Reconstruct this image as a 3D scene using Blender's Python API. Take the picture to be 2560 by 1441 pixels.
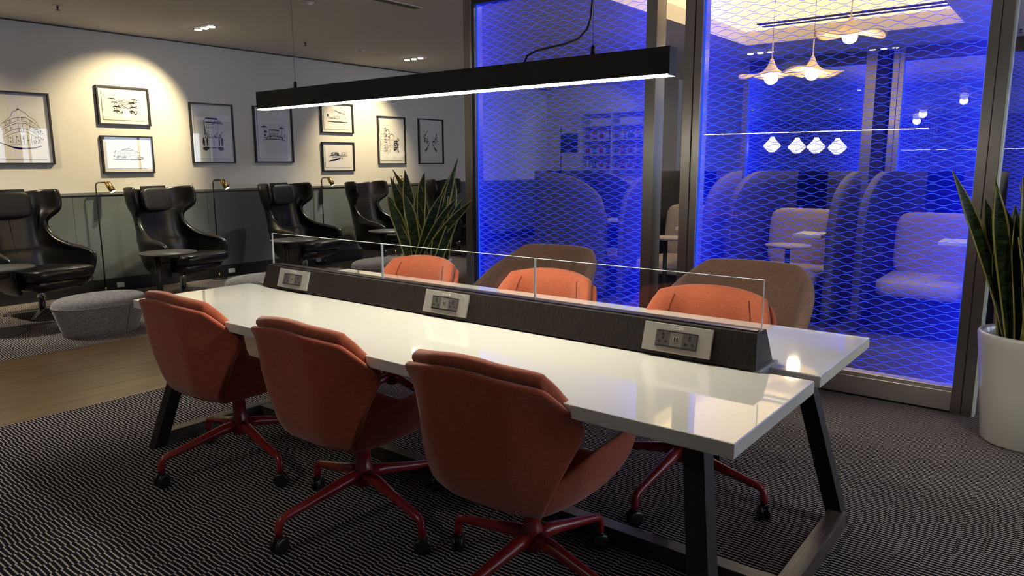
import bpy, bmesh, math, random
from mathutils import Matrix, Vector
random.seed(7)
S = bpy.context.scene
COL = S.collection
for o in list(bpy.data.objects): bpy.data.objects.remove(o)
PI = math.pi
# ------------------------------------------------------------------ camera
cam_d = bpy.data.cameras.new('camera'); cam = bpy.data.objects.new('camera', cam_d); COL.objects.link(cam)
cam_d.sensor_width = 36.0; cam_d.lens = 25.4545; cam_d.clip_start = 0.05; cam_d.clip_end = 200
rt = Vector((0.784894, 0.619621, -0.003427)); up = Vector((-0.101865, 0.134487, 0.985666)); fw = Vector((-0.6112, 0.773294, -0.168675))
cam.matrix_world = Matrix(((rt.x, up.x, -fw.x, 0.58154), (rt.y, up.y, -fw.y, -1.56366), (rt.z, up.z, -fw.z, 1.38511), (0, 0, 0, 1)))
S.camera = cam
# ------------------------------------------------------------------ world / exposure
W = bpy.data.worlds.new('world'); S.world = W; W.use_nodes = True
W.node_tree.nodes['Background'].inputs[0].default_value = (0.62, 0.72, 0.88, 1)
W.node_tree.nodes['Background'].inputs[1].default_value = 7.0
S.view_settings.view_transform = 'Standard'; S.view_settings.look = 'None'
S.view_settings.exposure = 0.22; S.view_settings.gamma = 1.0; S.view_settings.use_curve_mapping = False
try:
    S.cycles.transparent_max_bounces = 32; S.cycles.max_bounces = 10; S.cycles.sample_clamp_indirect = 4.0
    S.cycles.caustics_reflective = False; S.cycles.caustics_refractive = False
except Exception: pass
WARM = (1.0, 0.80, 0.45); NEUT = (1.0, 0.95, 0.84)
WX = -7.85; CZ = 2.80; PY = 3.0        # picture wall, ceiling height, glass partition line

# ------------------------------------------------------------------ materials
def new_mat(name):
    m = bpy.data.materials.new(name); m.use_nodes = True
    nt = m.node_tree; b = nt.nodes['Principled BSDF']
    return m, nt, b
def setp(b, **k):
    for n, v in k.items():
        n = {'spec': 'Specular IOR Level', 'rough': 'Roughness', 'metal': 'Metallic', 'coat': 'Coat Weight', 'coatr': 'Coat Roughness', 'sheen': 'Sheen Weight', 'trans': 'Transmission Weight', 'aniso': 'Anisotropic'}.get(n, n)
        if n in b.inputs: b.inputs[n].default_value = v
def rgba(c): return (c[0], c[1], c[2], 1)
def plain(name, c, rough=0.5, metal=0.0, noise=0.0, nscale=40, bump=0.0, bscale=200, stretch=(1, 1, 1), **k):
    m, nt, b = new_mat(name); setp(b, rough=rough, metal=metal, **k)
    if 'coat' in k and 'Coat IOR' in b.inputs and k['coat'] >= 1: b.inputs['Coat IOR'].default_value = 1.7
    b.inputs['Base Color'].default_value = rgba(c)
    tc = nt.nodes.new('ShaderNodeTexCoord'); mp = nt.nodes.new('ShaderNodeMapping'); mp.inputs['Scale'].default_value = stretch
    nt.links.new(tc.outputs['Object'], mp.inputs['Vector'])
    if noise:
        n = nt.nodes.new('ShaderNodeTexNoise'); n.inputs['Scale'].default_value = nscale; n.inputs['Detail'].default_value = 4
        nt.links.new(mp.outputs[0], n.inputs['Vector'])
        r = nt.nodes.new('ShaderNodeValToRGB')
        r.color_ramp.elements[0].position = 0.3; r.color_ramp.elements[1].position = 0.7
        r.color_ramp.elements[0].color = rgba([x * (1 - noise) for x in c]); r.color_ramp.elements[1].color = rgba([min(1, x * (1 + noise)) for x in c])
        nt.links.new(n.outputs['Fac'], r.inputs[0]); nt.links.new(r.outputs[0], b.inputs['Base Color'])
    if bump:
        n2 = nt.nodes.new('ShaderNodeTexNoise'); n2.inputs['Scale'].default_value = bscale; n2.inputs['Detail'].default_value = 3
        nt.links.new(mp.outputs[0], n2.inputs['Vector'])
        bp = nt.nodes.new('ShaderNodeBump'); bp.inputs['Strength'].default_value = bump; bp.inputs['Distance'].default_value = 0.002
        nt.links.new(n2.outputs['Fac'], bp.inputs['Height']); nt.links.new(bp.outputs[0], b.inputs['Normal'])
    return m
def emit(name, c, s):
    m = bpy.data.materials.new(name); m.use_nodes = True; nt = m.node_tree; nt.nodes.clear()
    o = nt.nodes.new('ShaderNodeOutputMaterial'); e = nt.nodes.new('ShaderNodeEmission')
    e.inputs[0].default_value = rgba(c); e.inputs[1].default_value = s; nt.links.new(e.outputs[0], o.inputs[0]); return m
def weave(name, c, c2, scale=900, rough=0.9, bump=0.25, sheen=0.3):
    """plain-woven cloth: two crossed thread waves mixed with noise"""
    m, nt, b = new_mat(name); setp(b, rough=rough, sheen=sheen, spec=0.2)
    tc = nt.nodes.new('ShaderNodeTexCoord')
    outs = []
    for st in ((1, 1, 0.12), (0.12, 0.12, 1)):
        mp = nt.nodes.new('ShaderNodeMapping'); mp.inputs['Scale'].default_value = st; nt.links.new(tc.outputs['Object'], mp.inputs['Vector'])
        n = nt.nodes.new('ShaderNodeTexNoise'); n.inputs['Scale'].default_value = scale * 0.45; n.inputs['Detail'].default_value = 2
        nt.links.new(mp.outputs[0], n.inputs['Vector']); outs.append(n)
    ad = nt.nodes.new('ShaderNodeMath'); ad.operation = 'ADD'; nt.links.new(outs[0].outputs['Fac'], ad.inputs[0]); nt.links.new(outs[1].outputs['Fac'], ad.inputs[1])
    r = nt.nodes.new('ShaderNodeValToRGB'); r.color_ramp.elements[0].position = 0.36; r.color_ramp.elements[1].position = 0.64
    r.color_ramp.elements[0].color = rgba(c2); r.color_ramp.elements[1].color = rgba(c)
    hf = nt.nodes.new('ShaderNodeMath'); hf.operation = 'MULTIPLY'; hf.inputs[1].default_value = 0.5; nt.links.new(ad.outputs[0], hf.inputs[0])
    nt.links.new(hf.outputs[0], r.inputs[0]); nt.links.new(r.outputs[0], b.inputs['Base Color'])
    bp = nt.nodes.new('ShaderNodeBump'); bp.inputs['Strength'].default_value = bump; bp.inputs['Distance'].default_value = 0.001
    nt.links.new(hf.outputs[0], bp.inputs['Height']); nt.links.new(bp.outputs[0], b.inputs['Normal'])
    return m
def grain(name, c1, c2, axis=0, rough=0.45, scale=60, **k):
    """wood: noise stretched along one axis"""
    m, nt, b = new_mat(name); setp(b, rough=rough, **k)
    tc = nt.nodes.new('ShaderNodeTexCoord'); mp = nt.nodes.new('ShaderNodeMapping')
    s = [1, 1, 1]; s[axis] = 0.05; mp.inputs['Scale'].default_value = s
    nt.links.new(tc.outputs['Object'], mp.inputs['Vector'])
    n = nt.nodes.new('ShaderNodeTexNoise'); n.inputs['Scale'].default_value = scale; n.inputs['Detail'].default_value = 6
    nt.links.new(mp.outputs[0], n.inputs['Vector'])
    r = nt.nodes.new('ShaderNodeValToRGB'); r.color_ramp.elements[0].position = 0.32; r.color_ramp.elements[1].position = 0.68
    r.color_ramp.elements[0].color = rgba(c1); r.color_ramp.elements[1].color = rgba(c2)
    nt.links.new(n.outputs['Fac'], r.inputs[0]); nt.links.new(r.outputs[0], b.inputs['Base Color'])
    bp = nt.nodes.new('ShaderNodeBump'); bp.inputs['Strength'].default_value = 0.15; bp.inputs['Distance'].default_value = 0.001
    nt.links.new(n.outputs['Fac'], bp.inputs['Height']); nt.links.new(bp.outputs[0], b.inputs['Normal'])
    return m
class NT:
    """tiny helper for math node chains"""
    def __init__(s, nt): s.nt = nt
    def m(s, op, a, b=None, c=None):
        n = s.nt.nodes.new('ShaderNodeMath'); n.operation = op
        for i, v in enumerate((a, b, c)):
            if v is None: continue
            if isinstance(v, (int, float)): n.inputs[i].default_value = v
            else: s.nt.links.new(v, n.inputs[i])
        return n.outputs[0]
def carpet_mat():
    m, nt, b = new_mat('striped_carpet'); setp(b, rough=0.95, spec=0.1, sheen=0.0)
    tc = nt.nodes.new('ShaderNodeTexCoord'); sx = nt.nodes.new('ShaderNodeSeparateXYZ'); nt.links.new(tc.outputs['Object'], sx.inputs[0])
    h = NT(nt)
    nz = nt.nodes.new('ShaderNodeTexNoise'); nz.inputs['Scale'].default_value = 260; nz.inputs['Detail'].default_value = 1; nt.links.new(tc.outputs['Object'], nz.inputs['Vector'])
    nb = nt.nodes.new('ShaderNodeTexNoise'); nb.inputs['Scale'].default_value = 4.0; nb.inputs['Detail'].default_value = 1; nt.links.new(tc.outputs['Object'], nb.inputs['Vector'])
    colu = h.m('FLOOR', h.m('DIVIDE', sx.outputs[0], 0.0835))
    odd = h.m('ABSOLUTE', h.m('MODULO', colu, 2.0))
    v = h.m('DIVIDE', sx.outputs[1], 0.0176)
    v = h.m('ADD', v, h.m('MULTIPLY', odd, 0.36))
    v = h.m('ADD', v, h.m('MULTIPLY', h.m('SUBTRACT', nz.outputs['Fac'], 0.5), 0.35))
    v = h.m('ADD', v, h.m('MULTIPLY', nb.outputs['Fac'], 1.2))
    fr = h.m('FRACT', v)
    line = h.m('LESS_THAN', fr, 0.285)
    mx = nt.nodes.new('ShaderNodeMix'); mx.data_type = 'RGBA'
    nt.links.new(line, mx.inputs[0]); mx.inputs[6].default_value = (0.0085, 0.0088, 0.0160, 1); mx.inputs[7].default_value = (0.50, 0.435, 0.37, 1)
    nt.links.new(mx.outputs[2], b.inputs['Base Color'])
    bp = nt.nodes.new('ShaderNodeBump'); bp.inputs['Strength'].default_value = 0.5; bp.inputs['Distance'].default_value = 0.003
    nt.links.new(h.m('ADD', h.m('MULTIPLY', line, 0.6), nz.outputs['Fac']), bp.inputs['Height']); nt.links.new(bp.outputs[0], b.inputs['Normal'])
    return m
def schlick(nt, r0):
    """front-face reflectance of a thin pane (back faces do not reflect)"""
    h = NT(nt); lw = nt.nodes.new('ShaderNodeLayerWeight'); lw.inputs[0].default_value = 0.5
    ge = nt.nodes.new('ShaderNodeNewGeometry')
    r = h.m('ADD', h.m('MULTIPLY', h.m('POWER', lw.outputs['Facing'], 5.0), 1 - r0), r0)
    return h.m('MULTIPLY', r, h.m('SUBTRACT', 1.0, ge.outputs['Backfacing']))
def clear_glass(name, tint=(1, 1, 1), rough=0.0, r0=0.07):
    """thin clear pane: transparent straight through, mirror reflection by fresnel"""
    m = bpy.data.materials.new(name); m.use_nodes = True; nt = m.node_tree; nt.nodes.clear()
    o = nt.nodes.new('ShaderNodeOutputMaterial'); t = nt.nodes.new('ShaderNodeBsdfTransparent'); t.inputs[0].default_value = rgba(tint)
    g = nt.nodes.new('ShaderNodeBsdfGlossy'); g.inputs['Roughness'].default_value = rough
    mx = nt.nodes.new('ShaderNodeMixShader'); nt.links.new(schlick(nt, r0), mx.inputs[0]); nt.links.new(t.outputs[0], mx.inputs[1]); nt.links.new(g.outputs[0], mx.inputs[2])
    nt.links.new(mx.outputs[0], o.inputs[0]); return m
def wave_glass(name, width, sheet=0.012, edge=0.50, line=0.85):
    """edge-lit acrylic: LED light fed in at the two upright edges, scattered by the
    sheet and drawn out by the engraved wavy lines on its front face"""
    m = bpy.data.materials.new(name); m.use_nodes = True; nt = m.node_tree; nt.nodes.clear()
    h = NT(nt)
    o = nt.nodes.new('ShaderNodeOutputMaterial'); tc = nt.nodes.new('ShaderNodeTexCoord')
    sx = nt.nodes.new('ShaderNodeSeparateXYZ'); nt.links.new(tc.outputs['Object'], sx.inputs[0])
    x, y, z = sx.outputs[0], sx.outputs[1], sx.outputs[2]
    c = h.m('MULTIPLY', h.m('COSINE', h.m('MULTIPLY', x, 2 * PI / 0.1172)), 0.0076)
    P = 0.0515
    def dist(zz): return h.m('ABSOLUTE', h.m('SUBTRACT', h.m('FRACT', h.m('DIVIDE', zz, P)), 0.5))
    d1 = dist(h.m('SUBTRACT', z, c)); d2 = dist(h.m('ADD', h.m('ADD', z, c), P / 2))
    dm = h.m('MINIMUM', d1, d2)
    mask = h.m('LESS_THAN', dm, 0.041)
    front = h.m('LESS_THAN', y, 0.0)
    mask = h.m('MULTIPLY', mask, front)
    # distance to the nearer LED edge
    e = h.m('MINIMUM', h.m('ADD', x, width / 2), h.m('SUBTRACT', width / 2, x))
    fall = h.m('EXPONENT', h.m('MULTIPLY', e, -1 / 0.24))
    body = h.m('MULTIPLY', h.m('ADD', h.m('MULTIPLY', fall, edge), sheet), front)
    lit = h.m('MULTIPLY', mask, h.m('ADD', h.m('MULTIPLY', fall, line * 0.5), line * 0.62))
    t = nt.nodes.new('ShaderNodeBsdfTransparent')
    tv = nt.nodes.new('ShaderNodeCombineColor'); one = h.m('SUBTRACT', 0.97, h.m('MULTIPLY', mask, 0.72))
    for i in range(3): nt.links.new(one, tv.inputs[i])
    nt.links.new(tv.outputs[0], t.inputs[0])
    g = nt.nodes.new('ShaderNodeBsdfGlossy'); g.inputs['Roughness'].default_value = 0.0
    mx = nt.nodes.new('ShaderNodeMixShader'); nt.links.new(schlick(nt, 0.05), mx.inputs[0]); nt.links.new(t.outputs[0], mx.inputs[1]); nt.links.new(g.outputs[0], mx.inputs[2])
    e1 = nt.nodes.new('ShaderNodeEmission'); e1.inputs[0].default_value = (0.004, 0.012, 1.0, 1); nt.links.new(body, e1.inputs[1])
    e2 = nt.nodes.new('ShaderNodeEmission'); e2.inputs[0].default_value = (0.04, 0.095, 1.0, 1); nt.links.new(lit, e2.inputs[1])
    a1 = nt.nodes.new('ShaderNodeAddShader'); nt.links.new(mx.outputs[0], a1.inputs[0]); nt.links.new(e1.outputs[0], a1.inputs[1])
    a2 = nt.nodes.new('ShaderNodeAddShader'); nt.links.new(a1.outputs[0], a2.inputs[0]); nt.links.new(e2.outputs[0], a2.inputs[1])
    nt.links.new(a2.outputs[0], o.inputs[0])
    return m
M = {}
M['carpet'] = carpet_mat()
M['carpet_plain'] = plain('grey_carpet', (0.10, 0.085, 0.085), 0.95, noise=0.35, nscale=120, bump=0.4, bscale=300, spec=0.1)
M['oak'] = grain('oak_plank', (0.105, 0.060, 0.026), (0.195, 0.120, 0.055), axis=1, rough=0.28, scale=22, coat=0.2, coatr=0.22)
M['slab'] = plain('floor_slab', (0.05, 0.05, 0.05), 0.9)
M['wall'] = plain('wall_paint', (0.62, 0.61, 0.585), 0.85, noise=0.02, nscale=3, bump=0.05, bscale=120)
M['wall_dark'] = plain('wall_paint_grey', (0.30, 0.31, 0.33), 0.85, noise=0.02, nscale=3)
M['ceil'] = plain('ceiling_paint', (0.72, 0.68, 0.645), 0.9, noise=0.01, nscale=2)
M['wains'] = plain('wainscot_grey', (0.105, 0.125, 0.130), 0.55, noise=0.06, nscale=5, stretch=(1, 1, 0.2))
M['rail'] = plain('rail_grey', (0.16, 0.175, 0.18), 0.5)
M['skirt'] = plain('skirting_black', (0.012, 0.012, 0.012), 0.4)
M['white_top'] = plain('white_lacquer', (0.80, 0.78, 0.705), 0.05, noise=0.01, nscale=4, spec=0.5, coat=1.0, coatr=0.02)
M['wenge'] = grain('wenge', (0.006, 0.0042, 0.004), (0.020, 0.0145, 0.0125), axis=2, rough=0.5, scale=130, spec=0.3)
M['wenge_y'] = grain('wenge_bar', (0.022, 0.016, 0.014), (0.085, 0.062, 0.052), axis=1, rough=0.38, scale=130)
M['wenge_x'] = grain('wenge_rail', (0.022, 0.016, 0.014), (0.070, 0.055, 0.050), axis=0, rough=0.38, scale=130)
M['orange'] = weave('orange_wool', (0.42, 0.108, 0.049), (0.31, 0.071, 0.031))
M['orange_shell'] = weave('orange_wool_outer', (0.42, 0.092, 0.044), (0.31, 0.060, 0.028), scale=700)
M['seam'] = plain('seam_thread', (0.16, 0.03, 0.012), 0.9)
M['redmetal'] = plain('red_powder_coat', (0.23, 0.012, 0.012), 0.32, coat=0.3, coatr=0.2)
M['plastic'] = plain('black_plastic', (0.012, 0.012, 0.013), 0.28)
M['black_metal'] = plain('black_metal', (0.010, 0.010, 0.011), 0.45)
M['fixture'] = plain('fixture_black', (0.008, 0.008, 0.010), 0.5)
M['leather'] = plain('black_leather', (0.0055, 0.0052, 0.0058), 0.30, bump=0.12, bscale=260, spec=0.6)
M['leather_p'] = plain('black_leather_pillow', (0.012, 0.012, 0.012), 0.42, bump=0.25, bscale=24)
M['chrome'] = plain('chrome', (0.62, 0.62, 0.62), 0.16, metal=1.0)
M['brass'] = plain('brass', (0.62, 0.42, 0.14), 0.24, metal=1.0)
M['steel'] = plain('brushed_steel', (0.36, 0.335, 0.31), 0.34, metal=1.0, bump=0.12, bscale=260, stretch=(1, 1, 0.02), aniso=0.6)
M['steel_h'] = plain('brushed_steel_rail', (0.66, 0.61, 0.55), 0.42, metal=1.0, bump=0.12, bscale=260, stretch=(0.02, 1, 1))
M['steel_dark'] = plain('dark_steel', (0.10, 0.10, 0.10), 0.35, metal=1.0)
M['glass'] = clear_glass('clear_glass')
M['glass_green'] = plain('glass_edge', (0.72, 0.80, 0.78), 0.15, spec=0.8)
M['pic_glass'] = clear_glass('picture_glass', r0=0.09)
M['paper'] = plain('paper', (0.74, 0.74, 0.73), 0.8, noise=0.01, nscale=6)
M['shadow_line'] = plain('paper_shadow', (0.22, 0.22, 0.23), 0.9)
M['ink'] = plain('ink', (0.012, 0.012, 0.016), 0.7)
M['plate'] = plain('brushed_plate', (0.60, 0.58, 0.52), 0.36, metal=0.6, bump=0.06, bscale=300, stretch=(1, 0.05, 0.05))
M['module'] = plain('module_grey', (0.060, 0.055, 0.053), 0.4)
M['module2'] = plain('module_light', (0.13, 0.12, 0.11), 0.4)
M['hole'] = plain('socket_hole', (0.003, 0.003, 0.003), 0.8)
M['sticker'] = plain('sticker', (0.75, 0.74, 0.68), 0.6)
M['foam'] = plain('grey_bracket', (0.30, 0.32, 0.34), 0.6)
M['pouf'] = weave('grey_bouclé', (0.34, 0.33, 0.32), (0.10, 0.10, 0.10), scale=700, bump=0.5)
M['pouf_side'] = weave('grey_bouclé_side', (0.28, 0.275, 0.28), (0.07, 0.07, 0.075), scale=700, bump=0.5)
M['tub'] = weave('brown_wool', (0.27, 0.155, 0.105), (0.19, 0.105, 0.070), scale=500)
M['tabletop_dk'] = plain('dark_laminate', (0.075, 0.073, 0.068), 0.45)
M['pot'] = plain('pot_glaze', (0.56, 0.55, 0.50), 0.28, coat=0.4, coatr=0.1)
M['soil'] = plain('soil', (0.02, 0.014, 0.009), 0.95, noise=0.5, nscale=60, bump=1.0, bscale=60)
M['leaf_edge'] = plain('leaf_margin', (0.30, 0.27, 0.07), 0.42, noise=0.15, nscale=30)
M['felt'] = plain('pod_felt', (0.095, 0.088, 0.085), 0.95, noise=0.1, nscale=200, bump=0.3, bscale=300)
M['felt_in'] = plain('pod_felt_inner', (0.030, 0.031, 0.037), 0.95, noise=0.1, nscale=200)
M['beige'] = weave('beige_wool', (0.44, 0.355, 0.28), (0.35, 0.275, 0.215), scale=400)
M['black'] = plain('matt_black', (0.006, 0.006, 0.007), 0.6)
M['lightwood'] = grain('light_wood', (0.50, 0.30, 0.10), (0.62, 0.40, 0.16), axis=2, rough=0.5)
M['pend'] = plain('pendant_shade', (0.75, 0.60, 0.38), 0.7, trans=0.0)
M['cove'] = plain('coffer_paint', (0.80, 0.72, 0.60), 0.9)
M['shelf_white'] = plain('shelf_laminate', (0.42, 0.42, 0.43), 0.5)
M['white_p'] = plain('white_plastic', (0.7, 0.7, 0.7), 0.35)
def leaf_mat():
    m, nt, b = new_mat('snake_leaf'); setp(b, rough=0.55, spec=0.22)
    tc = nt.nodes.new('ShaderNodeTexCoord'); mp = nt.nodes.new('ShaderNodeMapping'); mp.inputs['Scale'].default_value = (14, 14, 60)
    nt.links.new(tc.outputs['Object'], mp.inputs['Vector'])
    n = nt.nodes.new('ShaderNodeTexNoise'); n.inputs['Scale'].default_value = 1.0; n.inputs['Detail'].default_value = 3; n.inputs['Distortion'].default_value = 0.6
    nt.links.new(mp.outputs[0], n.inputs['Vector'])
    r = nt.nodes.new('ShaderNodeValToRGB'); r.color_ramp.elements[0].position = 0.40; r.color_ramp.elements[1].position = 0.60
    r.color_ramp.elements[0].color = (0.006, 0.014, 0.006, 1); r.color_ramp.elements[1].color = (0.036, 0.060, 0.018, 1)
    nt.links.new(n.outputs['Fac'], r.inputs[0]); nt.links.new(r.outputs[0], b.inputs['Base Color']); return m
M['leaf'] = leaf_mat()
M['lamp_lin'] = emit('linear_light', (1.0, 0.945, 0.78), 100.0)
M['lamp_spot'] = emit('spot_lens', (1.0, 0.93, 0.80), 30.0)
M['lamp_read'] = emit('reading_lens', (1.0, 0.86, 0.55), 9.0)
M['globe'] = emit('pendant_globe', (1.0, 0.88, 0.66), 7.0)
M['lantern'] = emit('far_lantern', (1.0, 0.94, 0.82), 1.6)
M['cove_led'] = emit('cove_led', (1.0, 0.80, 0.42), 1.6)
M['cove_glow'] = emit('cove_glow', (1.0, 0.73, 0.33), 1.5)
M['led_blue'] = emit('blue_led', (0.015, 0.07, 1.0), 1.1)

# ------------------------------------------------------------------ mesh building
class MB:
    def __init__(s): s.v = []; s.f = []; s.mi = []; s.sm = []
    def add(s, vs, fs, mi=0, smooth=False, T=None):
        o = len(s.v)
        for p in vs:
            p = Vector(p)
            if T is not None: p = T @ p
            s.v.append(tuple(p))
        for f in fs: s.f.append(tuple(i + o for i in f)); s.mi.append(mi); s.sm.append(smooth)
        return s
    def box(s, x0, x1, y0, y1, z0, z1, mi=0, T=None):
        vs = [(x, y, z) for x in (x0, x1) for y in (y0, y1) for z in (z0, z1)]
        return s.add(vs, [(0, 1, 3, 2), (4, 6, 7, 5), (0, 4, 5, 1), (2, 3, 7, 6), (0, 2, 6, 4), (1, 5, 7, 3)], mi, False, T)
    def hexa(s, bot, top, mi=0):
        vs = list(bot) + list(top)
        return s.add(vs, [(3, 2, 1, 0), (4, 5, 6, 7), (0, 1, 5, 4), (1, 2, 6, 5), (2, 3, 7, 6), (3, 0, 4, 7)], mi)
    def prism(s, poly, z0, z1, mi=0, T=None, smooth=False):
        n = len(poly); vs = [(x, y, z0) for x, y in poly] + [(x, y, z1) for x, y in poly]
        fs = [tuple(range(n - 1, -1, -1)), tuple(range(n, 2 * n))] + [(i, (i + 1) % n, n + (i + 1) % n, n + i) for i in range(n)]
        return s.add(vs, fs, mi, smooth, T)
    def lathe(s, prof, n=32, c=(0, 0, 0), mi=0, smooth=True, T=None, sx=1, sy=1):
        vs = []; fs = []
        for r, z in prof:
            for i in range(n):
                a = 2 * PI * i / n; vs.append((c[0] + r * sx * math.cos(a), c[1] + r * sy * math.sin(a), c[2] + z))
        for k in range(len(prof) - 1):
            for i in range(n):
                j = (i + 1) % n; fs.append((k * n + i, k * n + j, (k + 1) * n + j, (k + 1) * n + i))
        if prof[0][0] > 1e-6: fs.append(tuple(range(n - 1, -1, -1)))
        if prof[-1][0] > 1e-6: fs.append(tuple((len(prof) - 1) * n + i for i in range(n)))
        return s.add(vs, fs, mi, smooth, T)
    def tube(s, pts, r, n=10, mi=0, smooth=True, caps=True, T=None):
        pts = [Vector(p) for p in pts]; rs = r if isinstance(r, (list, tuple)) else [r] * len(pts)
        vs = []; fs = []; prev = None
        for i, p in enumerate(pts):
            d = (pts[min(i + 1, len(pts) - 1)] - pts[max(i - 1, 0)]).normalized()
            if prev is None:
                u = d.cross(Vector((0, 0, 1)))
                if u.length < 1e-3: u = d.cross(Vector((1, 0, 0)))
            else: u = prev - d * prev.dot(d)
            u.normalize(); w = d.cross(u); prev = u
            for k in range(n):
                a = 2 * PI * k / n; vs.append(tuple(p + (u * math.cos(a) + w * math.sin(a)) * rs[i]))
        for i in range(len(pts) - 1):
            for k in range(n):
                j = (k + 1) % n; fs.append((i * n + k, i * n + j, (i + 1) * n + j, (i + 1) * n + k))
        if caps: fs.append(tuple(range(n - 1, -1, -1))); fs.append(tuple((len(pts) - 1) * n + k for k in range(n)))
        return s.add(vs, fs, mi, smooth, T)
    def grid(s, fn, nu, nv, mi=0, smooth=True, T=None):
        vs = [fn(-1 + 2 * i / nu, j / nv) for j in range(nv + 1) for i in range(nu + 1)]
        fs = [(j * (nu + 1) + i, j * (nu + 1) + i + 1, (j + 1) * (nu + 1) + i + 1, (j + 1) * (nu + 1) + i) for j in range(nv) for i in range(nu)]
        return s.add(vs, fs, mi, smooth, T)
    def sellip(s, c, r, e1=0.5, e2=0.5, nu=28, nv=14, mi=0, T=None, warp=None):
        """superellipsoid: soft box / pillow"""
        def pw(x, e): return math.copysign(abs(x) ** e, x)
        vs = []; fs = []
        for j in range(nv + 1):
            ph = -PI / 2 + PI * j / nv
            for i in range(nu):
                th = 2 * PI * i / nu
                p = Vector((r[0] * pw(math.cos(ph), e1) * pw(math.cos(th), e2), r[1] * pw(math.cos(ph), e1) * pw(math.sin(th), e2), r[2] * pw(math.sin(ph), e1)))
                if warp: p = Vector(warp(p))
                vs.append(tuple(p + Vector(c)))
        for j in range(nv):
            for i in range(nu):
                k = (i + 1) % nu; fs.append((j * nu + i, j * nu + k, (j + 1) * nu + k, (j + 1) * nu + i))
        return s.add(vs, fs, mi, True, T)
def obj(name, mb, mats, parent=None, bevel=0, solid=0, sub=0, soff=-1):
    me = bpy.data.meshes.new(name)
    me.from_pydata(mb.v, [], mb.f)
    if not isinstance(mats, (list, tuple)): mats = [mats]
    for m in mats: me.materials.append(M[m] if isinstance(m, str) else m)
    me.polygons.foreach_set('material_index', mb.mi); me.polygons.foreach_set('use_smooth', mb.sm)
    me.update()
    bm = bmesh.new(); bm.from_mesh(me); bmesh.ops.remove_doubles(bm, verts=bm.verts, dist=1e-6)
    bmesh.ops.recalc_face_normals(bm, faces=bm.faces) if not solid else None
    bm.to_mesh(me); bm.free()
    o = bpy.data.objects.new(name, me); COL.objects.link(o)
    if parent: o.parent = parent
    if bevel:
        b = o.modifiers.new('bevel', 'BEVEL'); b.width = bevel; b.segments = 2; b.limit_method = 'ANGLE'; b.angle_limit = math.radians(40)
    if solid:
        k = o.modifiers.new('thick', 'SOLIDIFY'); k.thickness = solid; k.offset = soff
    if sub:
        k = o.modifiers.new('sub', 'SUBSURF'); k.levels = sub; k.render_levels = sub
    return o
def tag(o, label, cat, group=None, kind=None):
    o['label'] = label; o['category'] = cat
    if group: o['group'] = group
    if kind: o['kind'] = kind
    return o
def thing(name, label, cat, loc=(0, 0, 0), rz=0, group=None):
    o = bpy.data.objects.new(name, None); COL.objects.link(o); o.empty_display_size = 0.1
    o.location = loc; o.rotation_euler = (0, 0, rz); return tag(o, label, cat, group)
def struct(name, mb, mats, **k):
    o = obj(name, mb, mats, **k); o['kind'] = 'structure'; return o
def dup(root, loc, rz, label, group=None):
    def cp(o, par):
        c = o.copy(); COL.objects.link(c); c.parent = par
        for ch in o.children: cp(ch, c)
        return c
    r = cp(root, None); r.location = loc; r.rotation_euler = (0, 0, rz); r['label'] = label
    if group: r['group'] = group
    return r
def lerp_keys(keys, v):
    """smooth interpolation of key rows (v, a, b, c...)"""
    for i in range(len(keys) - 1):
        if v <= keys[i + 1][0] or i == len(keys) - 2:
            a, b = keys[i], keys[i + 1]; p0 = keys[max(i - 1, 0)]; p3 = keys[min(i + 2, len(keys) - 1)]
            t = (v - a[0]) / (b[0] - a[0]); out = []
            for k in range(1, len(a)):
                m0 = (b[k] - p0[k]) / max(b[0] - p0[0], 1e-6) * (b[0] - a[0]); m1 = (p3[k] - a[k]) / max(p3[0] - a[0], 1e-6) * (b[0] - a[0])
                t2, t3 = t * t, t * t * t
                out.append((2 * t3 - 3 * t2 + 1) * a[k] + (t3 - 2 * t2 + t) * m0 + (-2 * t3 + 3 * t2) * b[k] + (t3 - t2) * m1)
            return out
def spot(name, loc, target, energy, size_deg, color=NEUT, blend=0.5, radius=0.03, parent=None):
    l = bpy.data.lights.new(name, 'SPOT'); l.energy = energy; l.spot_size = math.radians(size_deg); l.spot_blend = blend; l.color = color; l.shadow_soft_size = radius
    o = bpy.data.objects.new(name, l); COL.objects.link(o); o.location = loc
    o.rotation_euler = (Vector(target) - Vector(loc)).to_track_quat('-Z', 'Y').to_euler()
    if parent:
        o.parent = parent; o.location = Vector(loc) - parent.location
    return o

# ================================================================== THE SETTING
XR, YF, YB = 6.5, -6.0, 14.5
floor = struct('floor', MB().box(WX - 0.1, XR, YF, YB, -0.12, -0.02), 'slab')
floor['label'] = 'dark floor with striped carpet and an oak plank strip'
W0, W1 = -5.43, -3.878            # oak walkway between the two carpets
for (x0, x1, y0, y1, m) in ((W1, XR, YF, PY + 0.06, 'carpet'), (WX, W0, YF, 10.2, 'carpet'), (W1, XR, PY + 0.06, YB, 'carpet_plain'), (WX, W0, 10.2, YB, 'carpet_plain')):
    obj('carpet_field', MB().box(x0, x1, y0, y1, -0.0195, 0.0), m, floor)
nrow = 9; pw = (W1 - W0) / nrow
for r in range(nrow):
    y = YF - random.uniform(0, 1.8)
    while y < YB:
        L = random.choice((1.6, 1.9, 2.2)); ya, yb = max(y, YF), min(y + L, YB)
        if yb - ya > 0.05:
            obj('plank', MB().box(W0 + r * pw + 0.001, W0 + (r + 1) * pw - 0.001, ya + 0.001, yb - 0.001, -0.0195, -0.0015 + random.uniform(0, 0.0008)), 'oak', floor)
        y += L
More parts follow.
